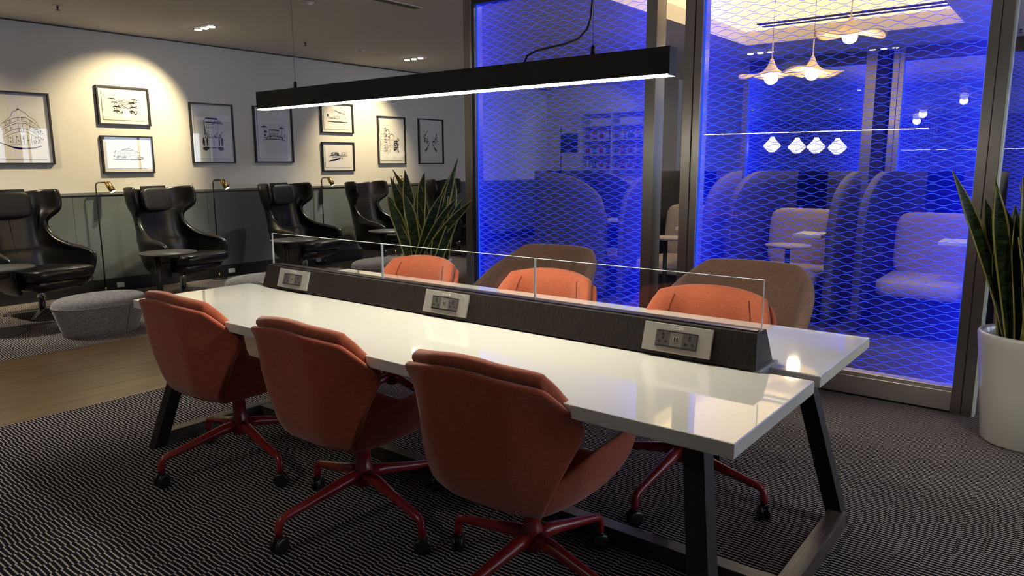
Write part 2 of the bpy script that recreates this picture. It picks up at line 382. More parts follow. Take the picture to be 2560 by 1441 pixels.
# ceiling with the warm coffer over the seating pods
CX0, CX1, CY0, CY1, CT = -2.88, -0.57, 4.15, 7.42, 2.955
ceiling = struct('ceiling', MB().box(WX - 0.1, CX0, YF, YB, CZ, CZ + 0.1).box(CX1, XR, YF, YB, CZ, CZ + 0.1).box(CX0, CX1, YF, CY0, CZ, CZ + 0.1).box(CX0, CX1, CY1, YB, CZ, CZ + 0.1), 'ceil')
ceiling['label'] = 'warm grey ceiling with a lit coffer above the pods'
obj('coffer_glow', MB().box(CX0 - 0.02, CX1 + 0.02, CY0 - 0.02, CY1 + 0.02, CT, CT + 0.02), 'cove_glow', ceiling)['label'] = 'cream coffer ceiling with its even warm glow put in as emission'  # emissive surface standing in for cove light on the coffer ceiling
for b in ((CX0 + 0.001, CX0 + 0.016, CY0 + 0.001, CY1 - 0.001), (CX1 - 0.016, CX1 - 0.001, CY0 + 0.001, CY1 - 0.001), (CX0 + 0.0165, CX1 - 0.0165, CY0 + 0.001, CY0 + 0.016), (CX0 + 0.0165, CX1 - 0.0165, CY1 - 0.016, CY1 - 0.001)):
    obj('coffer_side', MB().box(*b, CZ - 0.002, CT - 0.001), 'cove', ceiling)
for (a, b) in ((6.95, 7.02), (7.12, 7.19)):
    obj('air_slot', MB().box(CX0 + 0.3, CX1 - 0.05, a, b, CT - 0.012, CT - 0.0005), 'black', ceiling)
obj('led_line', MB().box(CX0 + 0.3, CX1 - 0.05, 7.03, 7.11, CT - 0.006, CT - 0.0005), 'cove_led', ceiling)
# walls
wl = struct('wall_left', MB().box(WX - 0.1, WX, YF, 10.2, 0, CZ), 'wall'); wl['label'] = 'off-white wall with framed sketches above grey wainscot'
y = -5.9; 
while y < 10.1:
    obj('wainscot_panel', MB().box(WX, WX + 0.018, y, min(y + 1.497, 10.19), 0.15, 1.072), 'wains', wl); y += 1.5
struct('trim_1', MB().box(WX, WX + 0.030, YF, 10.19, 1.072, 1.098), 'rail')
struct('baseboard_left', MB().box(WX, WX + 0.034, YF, 10.19, 0.0, 0.15), 'skirt')
struct('trim_2', MB().box(WX, WX + 0.02, YF, 10.19, CZ - 0.012, CZ), 'skirt')
struct('wall_back', MB().box(WX - 0.1, -5.08, 10.2, 10.35, 0, CZ), 'wall')
struct('wall_recess', MB().box(-5.18, -5.08, 10.35, YB, 0, CZ), 'wall_dark')
struct('wall_far', MB().box(-5.08, XR, YB - 0.1, YB, 0, CZ), 'wall_dark')
struct('wall_front', MB().box(WX - 0.1, XR, YF - 0.1, YF, 0, CZ), 'wall')
# window wall on the right, out of the picture
ys = [(0.6, 2.4), (4.2, 7.0), (8.0, 11.0)]
wr = MB().box(XR, XR + 0.15, YF, YB, 0, 0.35).box(XR, XR + 0.15, YF, YB, 2.45, CZ)
e = [YF] + [q for p in ys for q in p] + [YB]
for i in range(0, len(e), 2): wr.box(XR, XR + 0.15, e[i], e[i + 1], 0.35, 2.45)
struct('wall_right', wr, 'wall')
for i, (a, b) in enumerate(ys):
    w = struct('window_%d' % (i + 1), MB().box(XR + 0.06, XR + 0.07, a, b, 0.35, 2.45), 'glass')
    fr = MB()
    for k in range(4): t = a + (b - a) * k / 3; fr.box(XR + 0.04, XR + 0.09, max(a, t - 0.025), min(b, t + 0.025), 0.35, 2.45)
    fr.box(XR + 0.04, XR + 0.09, a, b, 0.35, 0.40).box(XR + 0.04, XR + 0.09, a, b, 2.40, 2.45)
    obj('window_frame', fr, 'black_metal', w)

# ================================================================== GLASS PARTITIONS
def partition(label, x0, x1, y, posts, ztop=2.64, group=None):
    cx = (x0 + x1) / 2; w = x1 - x0
    t = thing('partition_panel', label, 'partition', (cx, y, 0), 0, group)
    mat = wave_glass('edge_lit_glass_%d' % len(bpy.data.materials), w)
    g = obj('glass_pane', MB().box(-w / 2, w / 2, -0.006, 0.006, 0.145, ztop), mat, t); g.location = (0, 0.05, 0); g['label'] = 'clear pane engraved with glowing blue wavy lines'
    obj('bottom_rail', MB().box(-w / 2, w / 2, 0.0, 0.10, 0.012, 0.125).box(-w / 2, w / 2, 0.012, 0.088, 0.125, 0.148), 'steel_h', t, bevel=0.003)
    obj('kick_plate', MB().box(-w / 2, w / 2, 0.012, 0.09, 0.0, 0.012), 'black', t)
    obj('top_rail', MB().box(-w / 2, w / 2, 0.0, 0.10, ztop, CZ - 0.001), 'steel_dark', t)
    for s in (-1, 1):
        a = s * w / 2; lo, hi = min(a, a - s * 0.005), max(a, a - s * 0.005)
        obj('led_strip', MB().box(lo, hi, 0.030, 0.040, 0.15, ztop - 0.005), 'led_blue', t)
    for (a, b, d, m) in posts:
        obj('post', MB().box(a - cx, b - cx, 0.0, d, 0, CZ - 0.001), m, t, bevel=0.002)
    return t
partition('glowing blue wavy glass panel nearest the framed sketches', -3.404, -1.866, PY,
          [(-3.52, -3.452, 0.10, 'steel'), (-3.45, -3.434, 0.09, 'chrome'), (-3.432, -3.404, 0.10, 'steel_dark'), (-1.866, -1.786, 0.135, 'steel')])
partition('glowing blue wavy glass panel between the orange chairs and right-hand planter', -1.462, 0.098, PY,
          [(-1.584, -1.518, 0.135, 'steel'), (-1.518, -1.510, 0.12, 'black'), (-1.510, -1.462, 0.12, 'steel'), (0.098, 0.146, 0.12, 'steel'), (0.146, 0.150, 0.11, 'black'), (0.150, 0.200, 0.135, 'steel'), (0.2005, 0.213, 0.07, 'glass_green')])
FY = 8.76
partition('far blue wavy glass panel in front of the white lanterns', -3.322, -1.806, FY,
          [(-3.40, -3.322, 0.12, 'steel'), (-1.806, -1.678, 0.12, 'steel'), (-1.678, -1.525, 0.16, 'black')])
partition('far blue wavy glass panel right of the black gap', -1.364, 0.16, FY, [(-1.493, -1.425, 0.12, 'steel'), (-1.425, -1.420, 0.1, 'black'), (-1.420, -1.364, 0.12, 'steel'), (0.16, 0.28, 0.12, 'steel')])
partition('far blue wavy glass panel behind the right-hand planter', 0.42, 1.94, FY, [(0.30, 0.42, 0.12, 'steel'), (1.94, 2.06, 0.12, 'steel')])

# ================================================================== WORK TABLE
H, TT, TL = 0.745, 0.040, 2.993
tbl = thing('work_table', 'long white shared work table with dark wood power ridge and glass screens', 'table', (-1.4965, 0.659, 0))
ox, oy = 1.4965, -0.659
def tb(x0, x1, y0, y1, z0, z1): return MB().box(x0 + ox, x1 + ox, y0 + oy, y1 + oy, z0, z1)
for (a, b) in ((0.0, 0.6264), (0.6888, 1.3177)):
    obj('table_top', tb(-TL, 0, a, b, H - TT, H), 'white_top', tbl, bevel=0.004)
# ridge (trapezoid section)
yb0, yb1, yt0, yt1, zb, zt, rx0, rx1 = 0.600, 0.757, 0.632, 0.716, H + 0.006, 0.862, -2.825, -0.170
ridge = MB().hexa([(rx0 + ox, yb0 + oy, zb), (rx1 + ox, yb0 + oy, zb), (rx1 + ox, yb1 + oy, zb), (rx0 + ox, yb1 + oy, zb)],
                  [(rx0 + ox + 0.012, yt0 + oy, zt), (rx1 + ox - 0.012, yt0 + oy, zt), (rx1 + ox - 0.012, yt1 + oy, zt), (rx0 + ox + 0.012, yt1 + oy, zt)])
ridge = obj('power_ridge', ridge, 'wenge', tbl, bevel=0.0015)
obj('ridge_base', tb(rx0 + 0.004, rx1 - 0.01, 0.6275, 0.6875, H - 0.03, zb), 'black', tbl)
obj('end_bracket', tb(rx1 - 0.012, rx1 + 0.014, 0.606, 0.770, H - 0.022, H + 0.010), 'foam', tbl, bevel=0.004)
obj('glass_channel', tb(rx0 + 0.02, rx1 - 0.02, 0.650, 0.672, zt - 0.002, zt + 0.004), 'steel_dark', tbl)
for (a, b) in ((-2.800, -1.9385), (-1.9345, -1.0650), (-1.0610, -0.179)):
    g = obj('glass_screen', tb(a, b, 0.657, 0.665, zt + 0.003, 1.027), 'glass', tbl)
    obj('polished_edge', tb(a, b, 0.6565, 0.6655, 1.0268, 1.0285), 'glass_green', g)
    for q in (a, b): obj('polished_edge', tb(q - 0.0007, q + 0.0007, 0.6565, 0.6655, zt + 0.004, 1.0285), 'glass_green', g)
# socket plates lying on the front slope of the ridge
sl = math.atan2(yt0 - yb0, zt - zb)
for k, px in enumerate((-2.560, -1.492, -0.440)):
    Tm = Matrix.Translation((px + ox, (yb0 + yt0) / 2 + oy - 0.0005, (zb + zt) / 2 + 0.001)) @ Matrix.Rotation(-sl, 4, 'X')
    pl = obj('socket_plate', MB().box(-0.122, 0.122, -0.010, 0.0, -0.048, 0.048, T=Tm), 'plate', tbl, bevel=0.001)
    obj('bezel', MB().box(-0.074, 0.074, -0.0125, -0.0095, -0.030, 0.026, T=Tm).box(-0.072, 0.072, -0.0135, -0.012, 0.0225, 0.0245, 1, T=Tm).box(-0.072, 0.072, -0.0135, -0.012, -0.0285, -0.026, 1, T=Tm), ['module', 'chrome'], pl)
    for sx in (-0.0475, 0.0475):
        m = MB().box(sx - 0.0245, sx + 0.0245, -0.0140, -0.0120, -0.0245, 0.0215, T=Tm)
        def hole(x, z, w, hh): m.box(sx + x - w, sx + x + w, -0.0147, -0.0138, z - hh, z + hh, 1, T=Tm)
        hole(0, 0.0115, 0.0024, 0.0045); hole(0, 0.0115, 0.0042, 0.0018); hole(0, 0.0015, 0.0022, 0.0022)
        for s in (-1, 1):
            hole(s * 0.0115, -0.0120, 0.0038, 0.0018); hole(s * 0.0140, -0.0120, 0.0014, 0.0040)
        obj('socket', m, ['module', 'hole'], pl)
    m = MB().box(-0.0225, 0.0225, -0.0140, -0.0120, -0.0245, 0.0215, T=Tm)
    m.box(-0.0100, 0.0100, -0.0145, -0.0138, -0.0105, 0.0085, 1, T=Tm)
    for s in (-1, 1): m.box(s * 0.0045 - 0.0026, s * 0.0045 + 0.0026, -0.0152, -0.0143, -0.0085, 0.0065, 2, T=Tm)
    obj('usb_port', m, ['module2', 'plate', 'hole'], pl)
    lb = MB().box(-0.020, 0.020, -0.0108, -0.0098, 0.0315, 0.0405, T=Tm)
    for q in range(7):
        x = -0.016 + q * 0.0049; lb.box(x, x + 0.0022 + 0.001 * (q % 2), -0.0111, -0.0106, 0.0345, 0.0378, 1, T=Tm)
    obj('sticker', lb, ['sticker', 'module2'], pl)
# splayed trestle frames and floor stretcher
def leg(mb, b, t, hw=0.031):
    """square-section slanted leg between two floor-parallel cuts"""
    f = lambda c, z: [(c[0] - hw + ox, c[1] - hw + oy, z), (c[0] + hw + ox, c[1] - hw + oy, z), (c[0] + hw + ox, c[1] + hw + oy, z), (c[0] - hw + ox, c[1] + hw + oy, z)]
    return mb.hexa(f(b, 0.0), f(t, H - TT - 0.002))
for sx, tx in ((-0.050, -0.19), (-2.943, -2.803)):
    for sy, ty in ((0.034, 0.22), (1.284, 1.10)):
        obj('leg', leg(MB(), (sx, sy), (tx, ty)), 'wenge', tbl, bevel=0.002)
    obj('foot_bar', tb(sx - 0.031, sx + 0.031, 0.066, 1.252, 0.0, 0.07), 'wenge_y', tbl, bevel=0.002)
    obj('top_bar', tb(tx - 0.031, tx + 0.031, 0.26, 1.06, H - TT - 0.06, H - TT - 0.001), 'wenge_y', tbl)
obj('stretcher', tb(-2.912, -0.081, 0.594, 0.654, 0.0, 0.068), 'wenge_x', tbl, bevel=0.002)
obj('under_rail', tb(-2.78, -0.21, 0.62, 0.69, H - TT - 0.055, H - TT - 0.001), 'black', tbl)

# ================================================================== LINEAR PENDANT
lz, lx0, lx1, ly = 1.666, -2.828, -0.515, 0.661
lin = thing('linear_pendant', 'long black suspended bar light hanging over the white table', 'pendant light', ((lx0 + lx1) / 2, ly, lz))
L2 = (lx1 - lx0) / 2
obj('housing', MB().box(-L2, L2, -0.0265, 0.0265, 0.004, 0.090), 'fixture', lin, bevel=0.0012)
obj('end_cap', MB().box(L2, L2 + 0.004, -0.0265, 0.0265, 0.0, 0.090), 'black_metal', lin); obj('end_cap', MB().box(-L2 - 0.004, -L2, -0.0265, 0.0265, 0.0, 0.090), 'black_metal', lin)
obj('diffuser', MB().box(-L2, L2, -0.0245, 0.0245, 0.0, 0.006), 'lamp_lin', lin)
for wx in (-2.529, -0.816):
    x = wx - (lx0 + lx1) / 2
    gp = obj('wire_gripper', MB().lathe([(0.0, 0.088), (0.008, 0.088), (0.008, 0.118), (0.003, 0.124), (0, 0.124)], 14, (x, 0, 0)), 'black_metal', lin)
    obj('wire', MB().tube([(x, 0, 0.12), (x, 0, CZ - lz)], 0.0010, 6), 'steel_dark', gp)
x = -0.816 - (lx0 + lx1) / 2
obj('power_cable', MB().tube([(x - 0.30, 0, 0.089), (x - 0.285, 0, 0.115), (x - 0.24, 0, 0.130), (x - 0.12, 0, 0.140), (x - 0.06, 0, 0.152), (x - 0.025, 0, 0.180), (x - 0.010, 0, 0.215), (x - 0.004, 0.003, 0.30), (x - 0.004, 0.003, CZ - lz)], 0.0042, 8), 'steel_dark', lin)
obj('ceiling_rose', MB().lathe([(0, CZ - lz - 0.03), (0.05, CZ - lz - 0.03), (0.05, CZ - lz - 0.0005), (0, CZ - lz - 0.0005)], 24, (x, 0, 0)), 'black_metal', lin)

# ================================================================== ORANGE SWIVEL CHAIRS
def make_task_chair(label):
    t = thing('swivel_chair', label, 'chair', (0, 0, 0), 0, 'orange swivel chairs at the white table')
    #        v     z      yc      hw     fw    crown
    K = [(0.00, 0.372, -0.060, 0.115, 0.00, 0.0), (0.12, 0.375, -0.150, 0.165, 0.012, 0.0), (0.24, 0.408, -0.222, 0.206, 0.035, -0.01), (0.42, 0.510, -0.262, 0.256, 0.085, -0.02),
         (0.62, 0.632, -0.285, 0.303, 0.145, -0.025), (0.72, 0.690, -0.293, 0.294, 0.128, -0.01), (0.86, 0.768, -0.305, 0.274, 0.088, 0.014), (1.00, 0.830, -0.318, 0.250, 0.056, 0.032)]
    def s(a): return max(0.0, (abs(a) - 0.46) / 0.54) ** 1.25
    def back(u, v):
        z, yc, hw, fw_, cr = lerp_keys(K, v)
        return (hw * u - 0.028, yc + fw_ * s(u), z - cr * u * u)
    shell = obj('back_shell', MB().grid(back, 28, 22), 'orange_shell', t, solid=0.022, sub=1, soff=1)
    def pad(u, v):
        v2 = 0.20 + v * 0.815
        z, yc, hw, fw_, cr = lerp_keys(K, min(v2, 1.0)); hw *= 0.955
        edge = min(1.0, (1 - abs(u)) * 7) ** 0.5; top = min(1.0, (1 - v) * 8) ** 0.5
        z += max(0, v2 - 1.0) * 0.9
        return (hw * u - 0.028, yc + fw_ * s(u) + 0.012 + 0.020 * edge * top, z - cr * u * u + 0.014 * v)
    cush = obj('back_cushion', MB().grid(pad, 28, 22), 'orange', t, solid=0.040, sub=1, soff=0)
    for sgn in (-1, 1):
        obj('seam', MB().tube([Vector(pad(sgn * 0.66, v / 14)) + Vector((0, 0.0262, 0)) for v in range(1, 14)], 0.0030, 6), 'seam', cush)
    KS = [(0.00, 0.372, -0.185, 0.165, 0.070), (0.15, 0.368, -0.140, 0.205, 0.110), (0.45, 0.372, -0.010, 0.245, 0.160), (0.75, 0.390, 0.130, 0.264, 0.162), (1.00, 0.418, 0.226, 0.264, 0.152)]
    def seat(u, v):
        zb_, y, hw, rise = lerp_keys(KS, v)
        a = abs(u); side = max(0.0, (a - 0.48) / 0.52)
        x = math.copysign(hw * (a / 0.60 if a < 0.48 else 0.80 + 0.20 * math.sin(side * PI / 2)) * (1 if a >= 0.48 else 1), u)
        return (x - 0.014, y, zb_ + rise * side ** 1.35 + 0.01 * a)
    obj('seat_shell', MB().grid(seat, 30, 16), 'orange_shell', t, solid=0.020, sub=1, soff=0)
    def scush(u, v):
        p = seat(u * 0.93, 0.03 + v * 0.95); e = min(1, (1 - abs(u)) * 5) ** 0.5 * min(1, min(v, 1 - v) * 6 + 0.15) ** 0.5
        return (p[0] * 0.955, p[1], p[2] + 0.012 + 0.030 * e)
    obj('seat_cushion', MB().grid(scush, 30, 16), 'orange', t, solid=0.022, sub=1, soff=-1)
    obj('column', MB().lathe([(0, 0.150), (0.034, 0.150), (0.034, 0.225), (0.029, 0.235), (0.029, 0.345), (0.075, 0.356), (0.075, 0.364), (0, 0.364)], 24), 'redmetal', t)
    for k in range(4):
        R_ = Matrix.Rotation(k * PI / 2 + math.radians(-8), 4, 'Z')
        pts = [(0.020, 0, 0.192), (0.08, 0, 0.186), (0.20, 0, 0.160), (0.325, 0, 0.134), (0.350, 0, 0.127), (0.362, 0, 0.112), (0.365, 0, 0.090), (0.365, 0, 0.066)]
        a = obj('base_arm', MB().tube(pts, [0.025, 0.024, 0.019, 0.0155, 0.0150, 0.0150, 0.0150, 0.0145], 12, T=R_), 'redmetal', t)
        ang = (0.9, -0.5, 2.2, 0.3)[k]
        C_ = R_ @ Matrix.Translation((0.365, 0, 0.0315)) @ Matrix.Rotation(ang, 4, 'Z')
        Wm = C_ @ Matrix.Rotation(PI / 2, 4, 'X')
        wh = MB()
        for zz in (-0.021, 0.006):
            wh.lathe([(0, zz), (0.018, zz), (0.0285, zz + 0.001), (0.0315, zz + 0.004), (0.0315, zz + 0.012), (0.0285, zz + 0.0145), (0.018, zz + 0.0155), (0, zz + 0.015)], 22, T=Wm)
        wh.lathe([(0, -0.006), (0.021, -0.006), (0.021, 0.006), (0, 0.006)], 16, T=Wm)
        wh.lathe([(0, 0.012), (0.013, 0.012), (0.013, 0.038), (0, 0.038)], 14, T=C_)
        obj('caster', wh, 'plastic', a)
    return t
GC = 'orange swivel chairs at the white table'
ch = make_task_chair('orange swivel chair on near side, closest to the camera')
ch.location = (-0.725, 0.190, 0); ch.rotation_euler = (0, 0, math.radians(2))
dup(ch, (-1.535, 0.175, 0), math.radians(1), 'orange swivel chair on near side, middle of the three', GC)
dup(ch, (-2.420, 0.182, 0), math.radians(2), 'orange swivel chair on near side, beside the oak strip', GC)
dup(ch, (-0.660, 1.150, 0), math.radians(186), 'orange swivel chair on far side, nearest the right table end', GC)
dup(ch, (-1.530, 1.150, 0), math.radians(184), 'orange swivel chair on far side, middle of the three', GC)
dup(ch, (-2.440, 1.150, 0), math.radians(183), 'orange swivel chair on far side, in front of the distant planter', GC)

# ================================================================== BLACK LEATHER WING CHAIRS
def make_wing_chair(label, pillow=True):
    t = thing('wing_chair', label, 'armchair', (0, 0, 0), 0, 'black leather wing chairs along the wall')
    #      v     z      yc      hw     fw
    K = [(0.00, 0.255, -0.200, 0.240, 0.38), (0.07, 0.320, -0.262, 0.300, 0.50), (0.18, 0.430, -0.290, 0.342, 0.58), (0.28, 0.535, -0.305, 0.352, 0.61), (0.335, 0.578, -0.315, 0.350, 0.58),
         (0.40, 0.606, -0.325, 0.318, 0.38), (0.50, 0.680, -0.340, 0.270, 0.21), (0.60, 0.775, -0.355, 0.250, 0.13), (0.69, 0.860, -0.370, 0.252, 0.12), (0.76, 0.920, -0.382, 0.284, 0.17),
         (0.83, 0.980, -0.394, 0.328, 0.255), (0.92, 1.085, -0.404, 0.342, 0.26), (1.00, 1.165, -0.414, 0.338, 0.235)]
    def sh(u, v):
        z, yc, hw, fw_ = lerp_keys(K, v); a = u * PI / 2
        ex = 0.52
        x = math.copysign(hw * abs(math.sin(a)) ** ex, u) if abs(u) > 1e-6 else 0.0
        yo = fw_ * (1 - abs(math.cos(a)) ** (0.62)) if abs(u) < 0.9999 else fw_
        dip = 0.030 * (1 - min(1, abs(x) / max(hw, 1e-3)) ** 2) if v > 0.9 else 0
        return (x, yc + yo, z - dip * (v - 0.9) / 0.1)
    mb = MB().grid(sh, 40, 40)
    obj('shell', mb, 'leather', t, solid=0.050, sub=1, soff=1)
    obj('seat_cushion', MB().sellip((0, 0.105, 0.402), (0.300, 0.365, 0.064), 0.42, 0.45, 36, 14, warp=lambda p: (p.x * (1 + 0.05 * p.y / 0.35), p.y, p.z + 0.020 * (p.y / 0.35))), 'leather', t)
    obj('seat_pan', MB().sellip((0, 0.06, 0.325), (0.285, 0.325, 0.095), 0.7, 0.5, 36, 12, warp=lambda p: (p.x * (0.78 if p.z < -0.05 else 1), p.y * (0.80 if p.z < -0.05 else 1), p.z)), 'leather', t)
    sm = [Vector(sh(0.0, v / 40.0)) + Vector((0, 0.0015, 0)) for v in range(12, 30)]
    obj('seam', MB().tube(sm, 0.0022, 6), 'black', t)
    obj('seam', MB().tube([Vector(sh(-0.62 + 1.24 * k / 16, 0.745)) + Vector((0, 0.0015, 0)) for k in range(17)], 0.0022, 6), 'black', t)
    if pillow:
        Tm = Matrix.Translation((-0.02, -0.338, 1.020)) @ Matrix.Rotation(math.radians(8), 4, 'X')
        p = obj('headrest_pillow', MB().sellip((0, 0, 0), (0.175, 0.036, 0.128), 0.5, 0.32, 32, 12, T=Tm), 'leather_p', t)
        obj('strap', MB().box(-0.15, 0.15, -0.03, -0.015, 0.105, 0.150, T=Tm), 'leather_p', p)
    obj('column', MB().lathe([(0, 0.055), (0.030, 0.055), (0.030, 0.16), (0.036, 0.165), (0.036, 0.255), (0, 0.255)], 20), 'chrome', t)
    for k in range(4):
        R_ = Matrix.Rotation(PI / 4 + k * PI / 2, 4, 'Z')
        a = obj('base_arm', MB().hexa([(0, -0.022, 0.040), (0.325, -0.014, 0.012), (0.325, 0.014, 0.012), (0, 0.022, 0.040)], [(0, -0.022, 0.066), (0.330, -0.012, 0.026), (0.330, 0.012, 0.026), (0, 0.022, 0.066)]), 'chrome', t, bevel=0.004)
        a.rotation_euler = (0, 0, PI / 4 + k * PI / 2)
        obj('glide', MB().lathe([(0, 0), (0.016, 0), (0.016, 0.013), (0, 0.013)], 14, (0.312, 0, 0)), 'plastic', a)
    obj('tilt_knob', MB().lathe([(0, 0), (0.02, 0), (0.02, 0.03), (0, 0.03)], 14, T=Matrix.Translation((-0.33, 0.02, 0.30)) @ Matrix.Rotation(-PI / 2, 4, 'Y')), 'chrome', t)
    return t
GW = 'black leather wing chairs along the wall'
FACE = math.radians(-90 + 12)
wc = make_wing_chair('black leather wing chair cut off by the left edge of the photo'); wc.location = (-7.05, 0.95, 0); wc.rotation_euler = (0, 0, FACE)
dup(wc, (-7.05, 2.32, 0), FACE, 'black leather wing chair between the first and second reading lamps', GW)
dup(wc, (-7.05, 3.90, 0), FACE, 'black leather wing chair seen through the left end of the table glass', GW)
w4 = make_wing_chair('black leather wing chair without a headrest pillow, left of the planter', False); w4.location = (-7.05, 5.22, 0); w4.rotation_euler = (0, 0, FACE + 0.05)
dup(w4, (-7.05, 6.75, 0), FACE, 'black leather wing chair mostly hidden behind the distant plant', GW)
# ------------------------------------------------------------------ round side tables
def make_side_table(label):
    t = thing('side_table', label, 'side table', (0, 0, 0), 0, 'round dark side tables by the wing chairs')
    obj('table_top', MB().lathe([(0, 0.535), (0.245, 0.535), (0.262, 0.545), (0.262, 0.552), (0, 0.552)], 48), 'tabletop_dk', t)
    obj('column', MB().lathe([(0, 0.012), (0.030, 0.012), (0.030, 0.535), (0, 0.535)], 20, (-0.03, -0.09, 0)), 'black_metal', t)
    obj('base_plate', MB().lathe([(0, 0.0), (0.205, 0.0), (0.205, 0.010), (0.195, 0.013), (0, 0.013)], 48, (-0.01, -0.05, 0)), 'tabletop_dk', t)
    obj('brace', MB().tube([(0.12, 0.05, 0.535), (0.12, 0.05, 0.49), (0.03, -0.01, 0.455), (-0.03, -0.09, 0.45)], 0.006, 8), 'black_metal', t)
    return t
GT = 'round dark side tables by the wing chairs'
st = make_side_table('round dark side table cut off by the left edge of the photo'); st.location = (-6.45, 0.46, 0)
dup(st, (-6.40, 1.86, 0), 0, 'round dark side table in front of the second wing chair', GT)
dup(st, (-6.42, 3.32, 0), 0, 'round dark side table seen through the table glass, third wing chair', GT)
dup(st, (-6.40, 4.73, 0), 0, 'round side table catching light just left of the distant plant', GT)
dup(st, (-6.30, 6.65, 0), 0, 'round side table glimpsed right of the distant plant', GT)
# ------------------------------------------------------------------ reading lamps
def make_lamp(label):
    t = thing('reading_lamp', label, 'floor lamp', (0, 0, 0), 0, 'black and brass reading lamps')
    obj('base', MB().lathe([(0, 0), (0.085, 0), (0.085, 0.010), (0.012, 0.016), (0, 0.016)], 28), 'black_metal', t)
    obj('pole', MB().tube([(0, 0, 0.012), (0, 0, 1.175), (0, 0.010, 1.198), (0, 0.030, 1.207), (0, 0.105, 1.207)], 0.0068, 8), 'black_metal', t)
    obj('collar', MB().lathe([(0, 0.016), (0.010, 0.016), (0.010, 0.075), (0, 0.075)], 12), 'brass', t)
    Tm = Matrix.Translation((0.0, 0.118, 1.205)) @ Vector((-0.50, -0.26, 0.82)).to_track_quat('Z', 'X').to_matrix().to_4x4()
    s = obj('lamp_shade', MB().lathe([(0, 0.0), (0.026, 0.0), (0.030, -0.004), (0.033, -0.120), (0.031, -0.120), (0.028, -0.006), (0, -0.004)], 26, T=Tm), 'brass', t)
    obj('lens', MB().lathe([(0, -0.112), (0.030, -0.112), (0.030, -0.116), (0, -0.116)], 22, T=Tm), 'lamp_read', s)
    return t
GL = 'black and brass reading lamps'
LY = (1.805, 3.138, 4.735, 6.065)
lamp = make_lamp('brass-headed reading lamp between the two leftmost wing chairs'); lamp.location = (-7.74, LY[0], 0)
for yy, lb in zip(LY[1:], ('brass-headed reading lamp right of the second wing chair', 'brass-headed reading lamp between third and fourth wing chairs', 'brass-headed reading lamp just left of the distant plant')):
    dup(lamp, (-7.74, yy, 0), 0, lb, GL)
for yy in LY:
    spot('reading_light', (-7.655, yy + 0.160, 1.085), (-7.25, yy + 0.36, 0.2), 2.2, 75, (1.0, 0.82, 0.5), 0.6, 0.02)
# plugs on the skirting beside the lamps
for k, yy in enumerate((1.985, 3.34, 4.66)):
    t = thing('plug_adapter', ('white plug adapter on the skirting by the leftmost reading lamp', 'white plug adapter on the skirting by the second reading lamp', 'white plug adapter on the skirting by the third reading lamp')[k], 'plug', (WX + 0.035, yy, 0.045), 0, 'plug adapters on the skirting')
    obj('body', MB().box(0, 0.035, -0.04, 0.04, 0.0, 0.055), 'white_p', t, bevel=0.008)
    obj('cord', MB().tube([(0.02, -0.02, 0.004), (0.03, -0.06, -0.039), (0.04, -0.11, -0.041), (0.075, -0.16, -0.041)], 0.004, 6), 'black_metal', t)
# ------------------------------------------------------------------ poufs
def make_pouf(label):
    t = thing('pouf', label, 'pouf', (0, 0, 0), 0, 'grey upholstered poufs')
    def outl(s, z):
        p = []
        for i in range(48):
            a = 2 * PI * i / 48; r = 1 + 0.05 * math.cos(a - 0.6)
            p.append((0.275 * s * r * math.cos(a), 0.375 * s * r * math.sin(a)))
        return p
    vs = []; fs = []
    prof = [(0.80, 0.0), (0.84, 0.05), (0.93, 0.155), (0.995, 0.235), (1.0, 0.250)]
    for s_, z in prof: vs += [(x, y, z) for x, y in outl(s_, z)]
    n = 48
    for k in range(len(prof) - 1):
        for i in range(n): j = (i + 1) % n; fs.append((k * n + i, k * n + j, (k + 1) * n + j, (k + 1) * n + i))
    fs.append(tuple(range(n - 1, -1, -1)))
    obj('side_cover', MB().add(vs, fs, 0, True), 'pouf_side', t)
    vs = []; fs = []
    prof = [(1.0, 0.250), (0.992, 0.272), (0.955, 0.292), (0.86, 0.306), (0.6, 0.314), (0.3, 0.317), (0.02, 0.318)]
    for s_, z in prof: vs += [(x, y, z) for x, y in outl(s_, z)]
    for k in range(len(prof) - 1):
        for i in range(n): j = (i + 1) % n; fs.append((k * n + i, k * n + j, (k + 1) * n + j, (k + 1) * n + i))
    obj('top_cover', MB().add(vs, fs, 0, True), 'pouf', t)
    o = outl(1.002, 0)
    obj('piping', MB().tube([(x, y, 0.250) for x, y in o] + [(o[0][0], o[0][1], 0.250)], 0.004, 6), 'pouf', t)
    for i in (2, 26): obj('seam', MB().tube([(outl(s_, 0)[i][0] * 1.003, outl(s_, 0)[i][1] * 1.003, z) for s_, z in ((0.80, 0.0), (0.84, 0.05), (0.93, 0.155), (0.995, 0.235))], 0.002, 5), 'black', t)
    return t
pf = make_pouf('grey woven pouf standing at the edge of the oak strip'); pf.location = (-5.86, 0.97, 0); pf.rotation_euler = (0, 0, math.radians(10))
dup(pf, (-5.72, 2.42, 0), math.radians(6), 'grey woven pouf peeking over the far left table corner', 'grey upholstered poufs')
dup(pf, (-5.72, 3.95, 0), math.radians(6), 'grey woven pouf seen through the middle table glass', 'grey upholstered poufs')

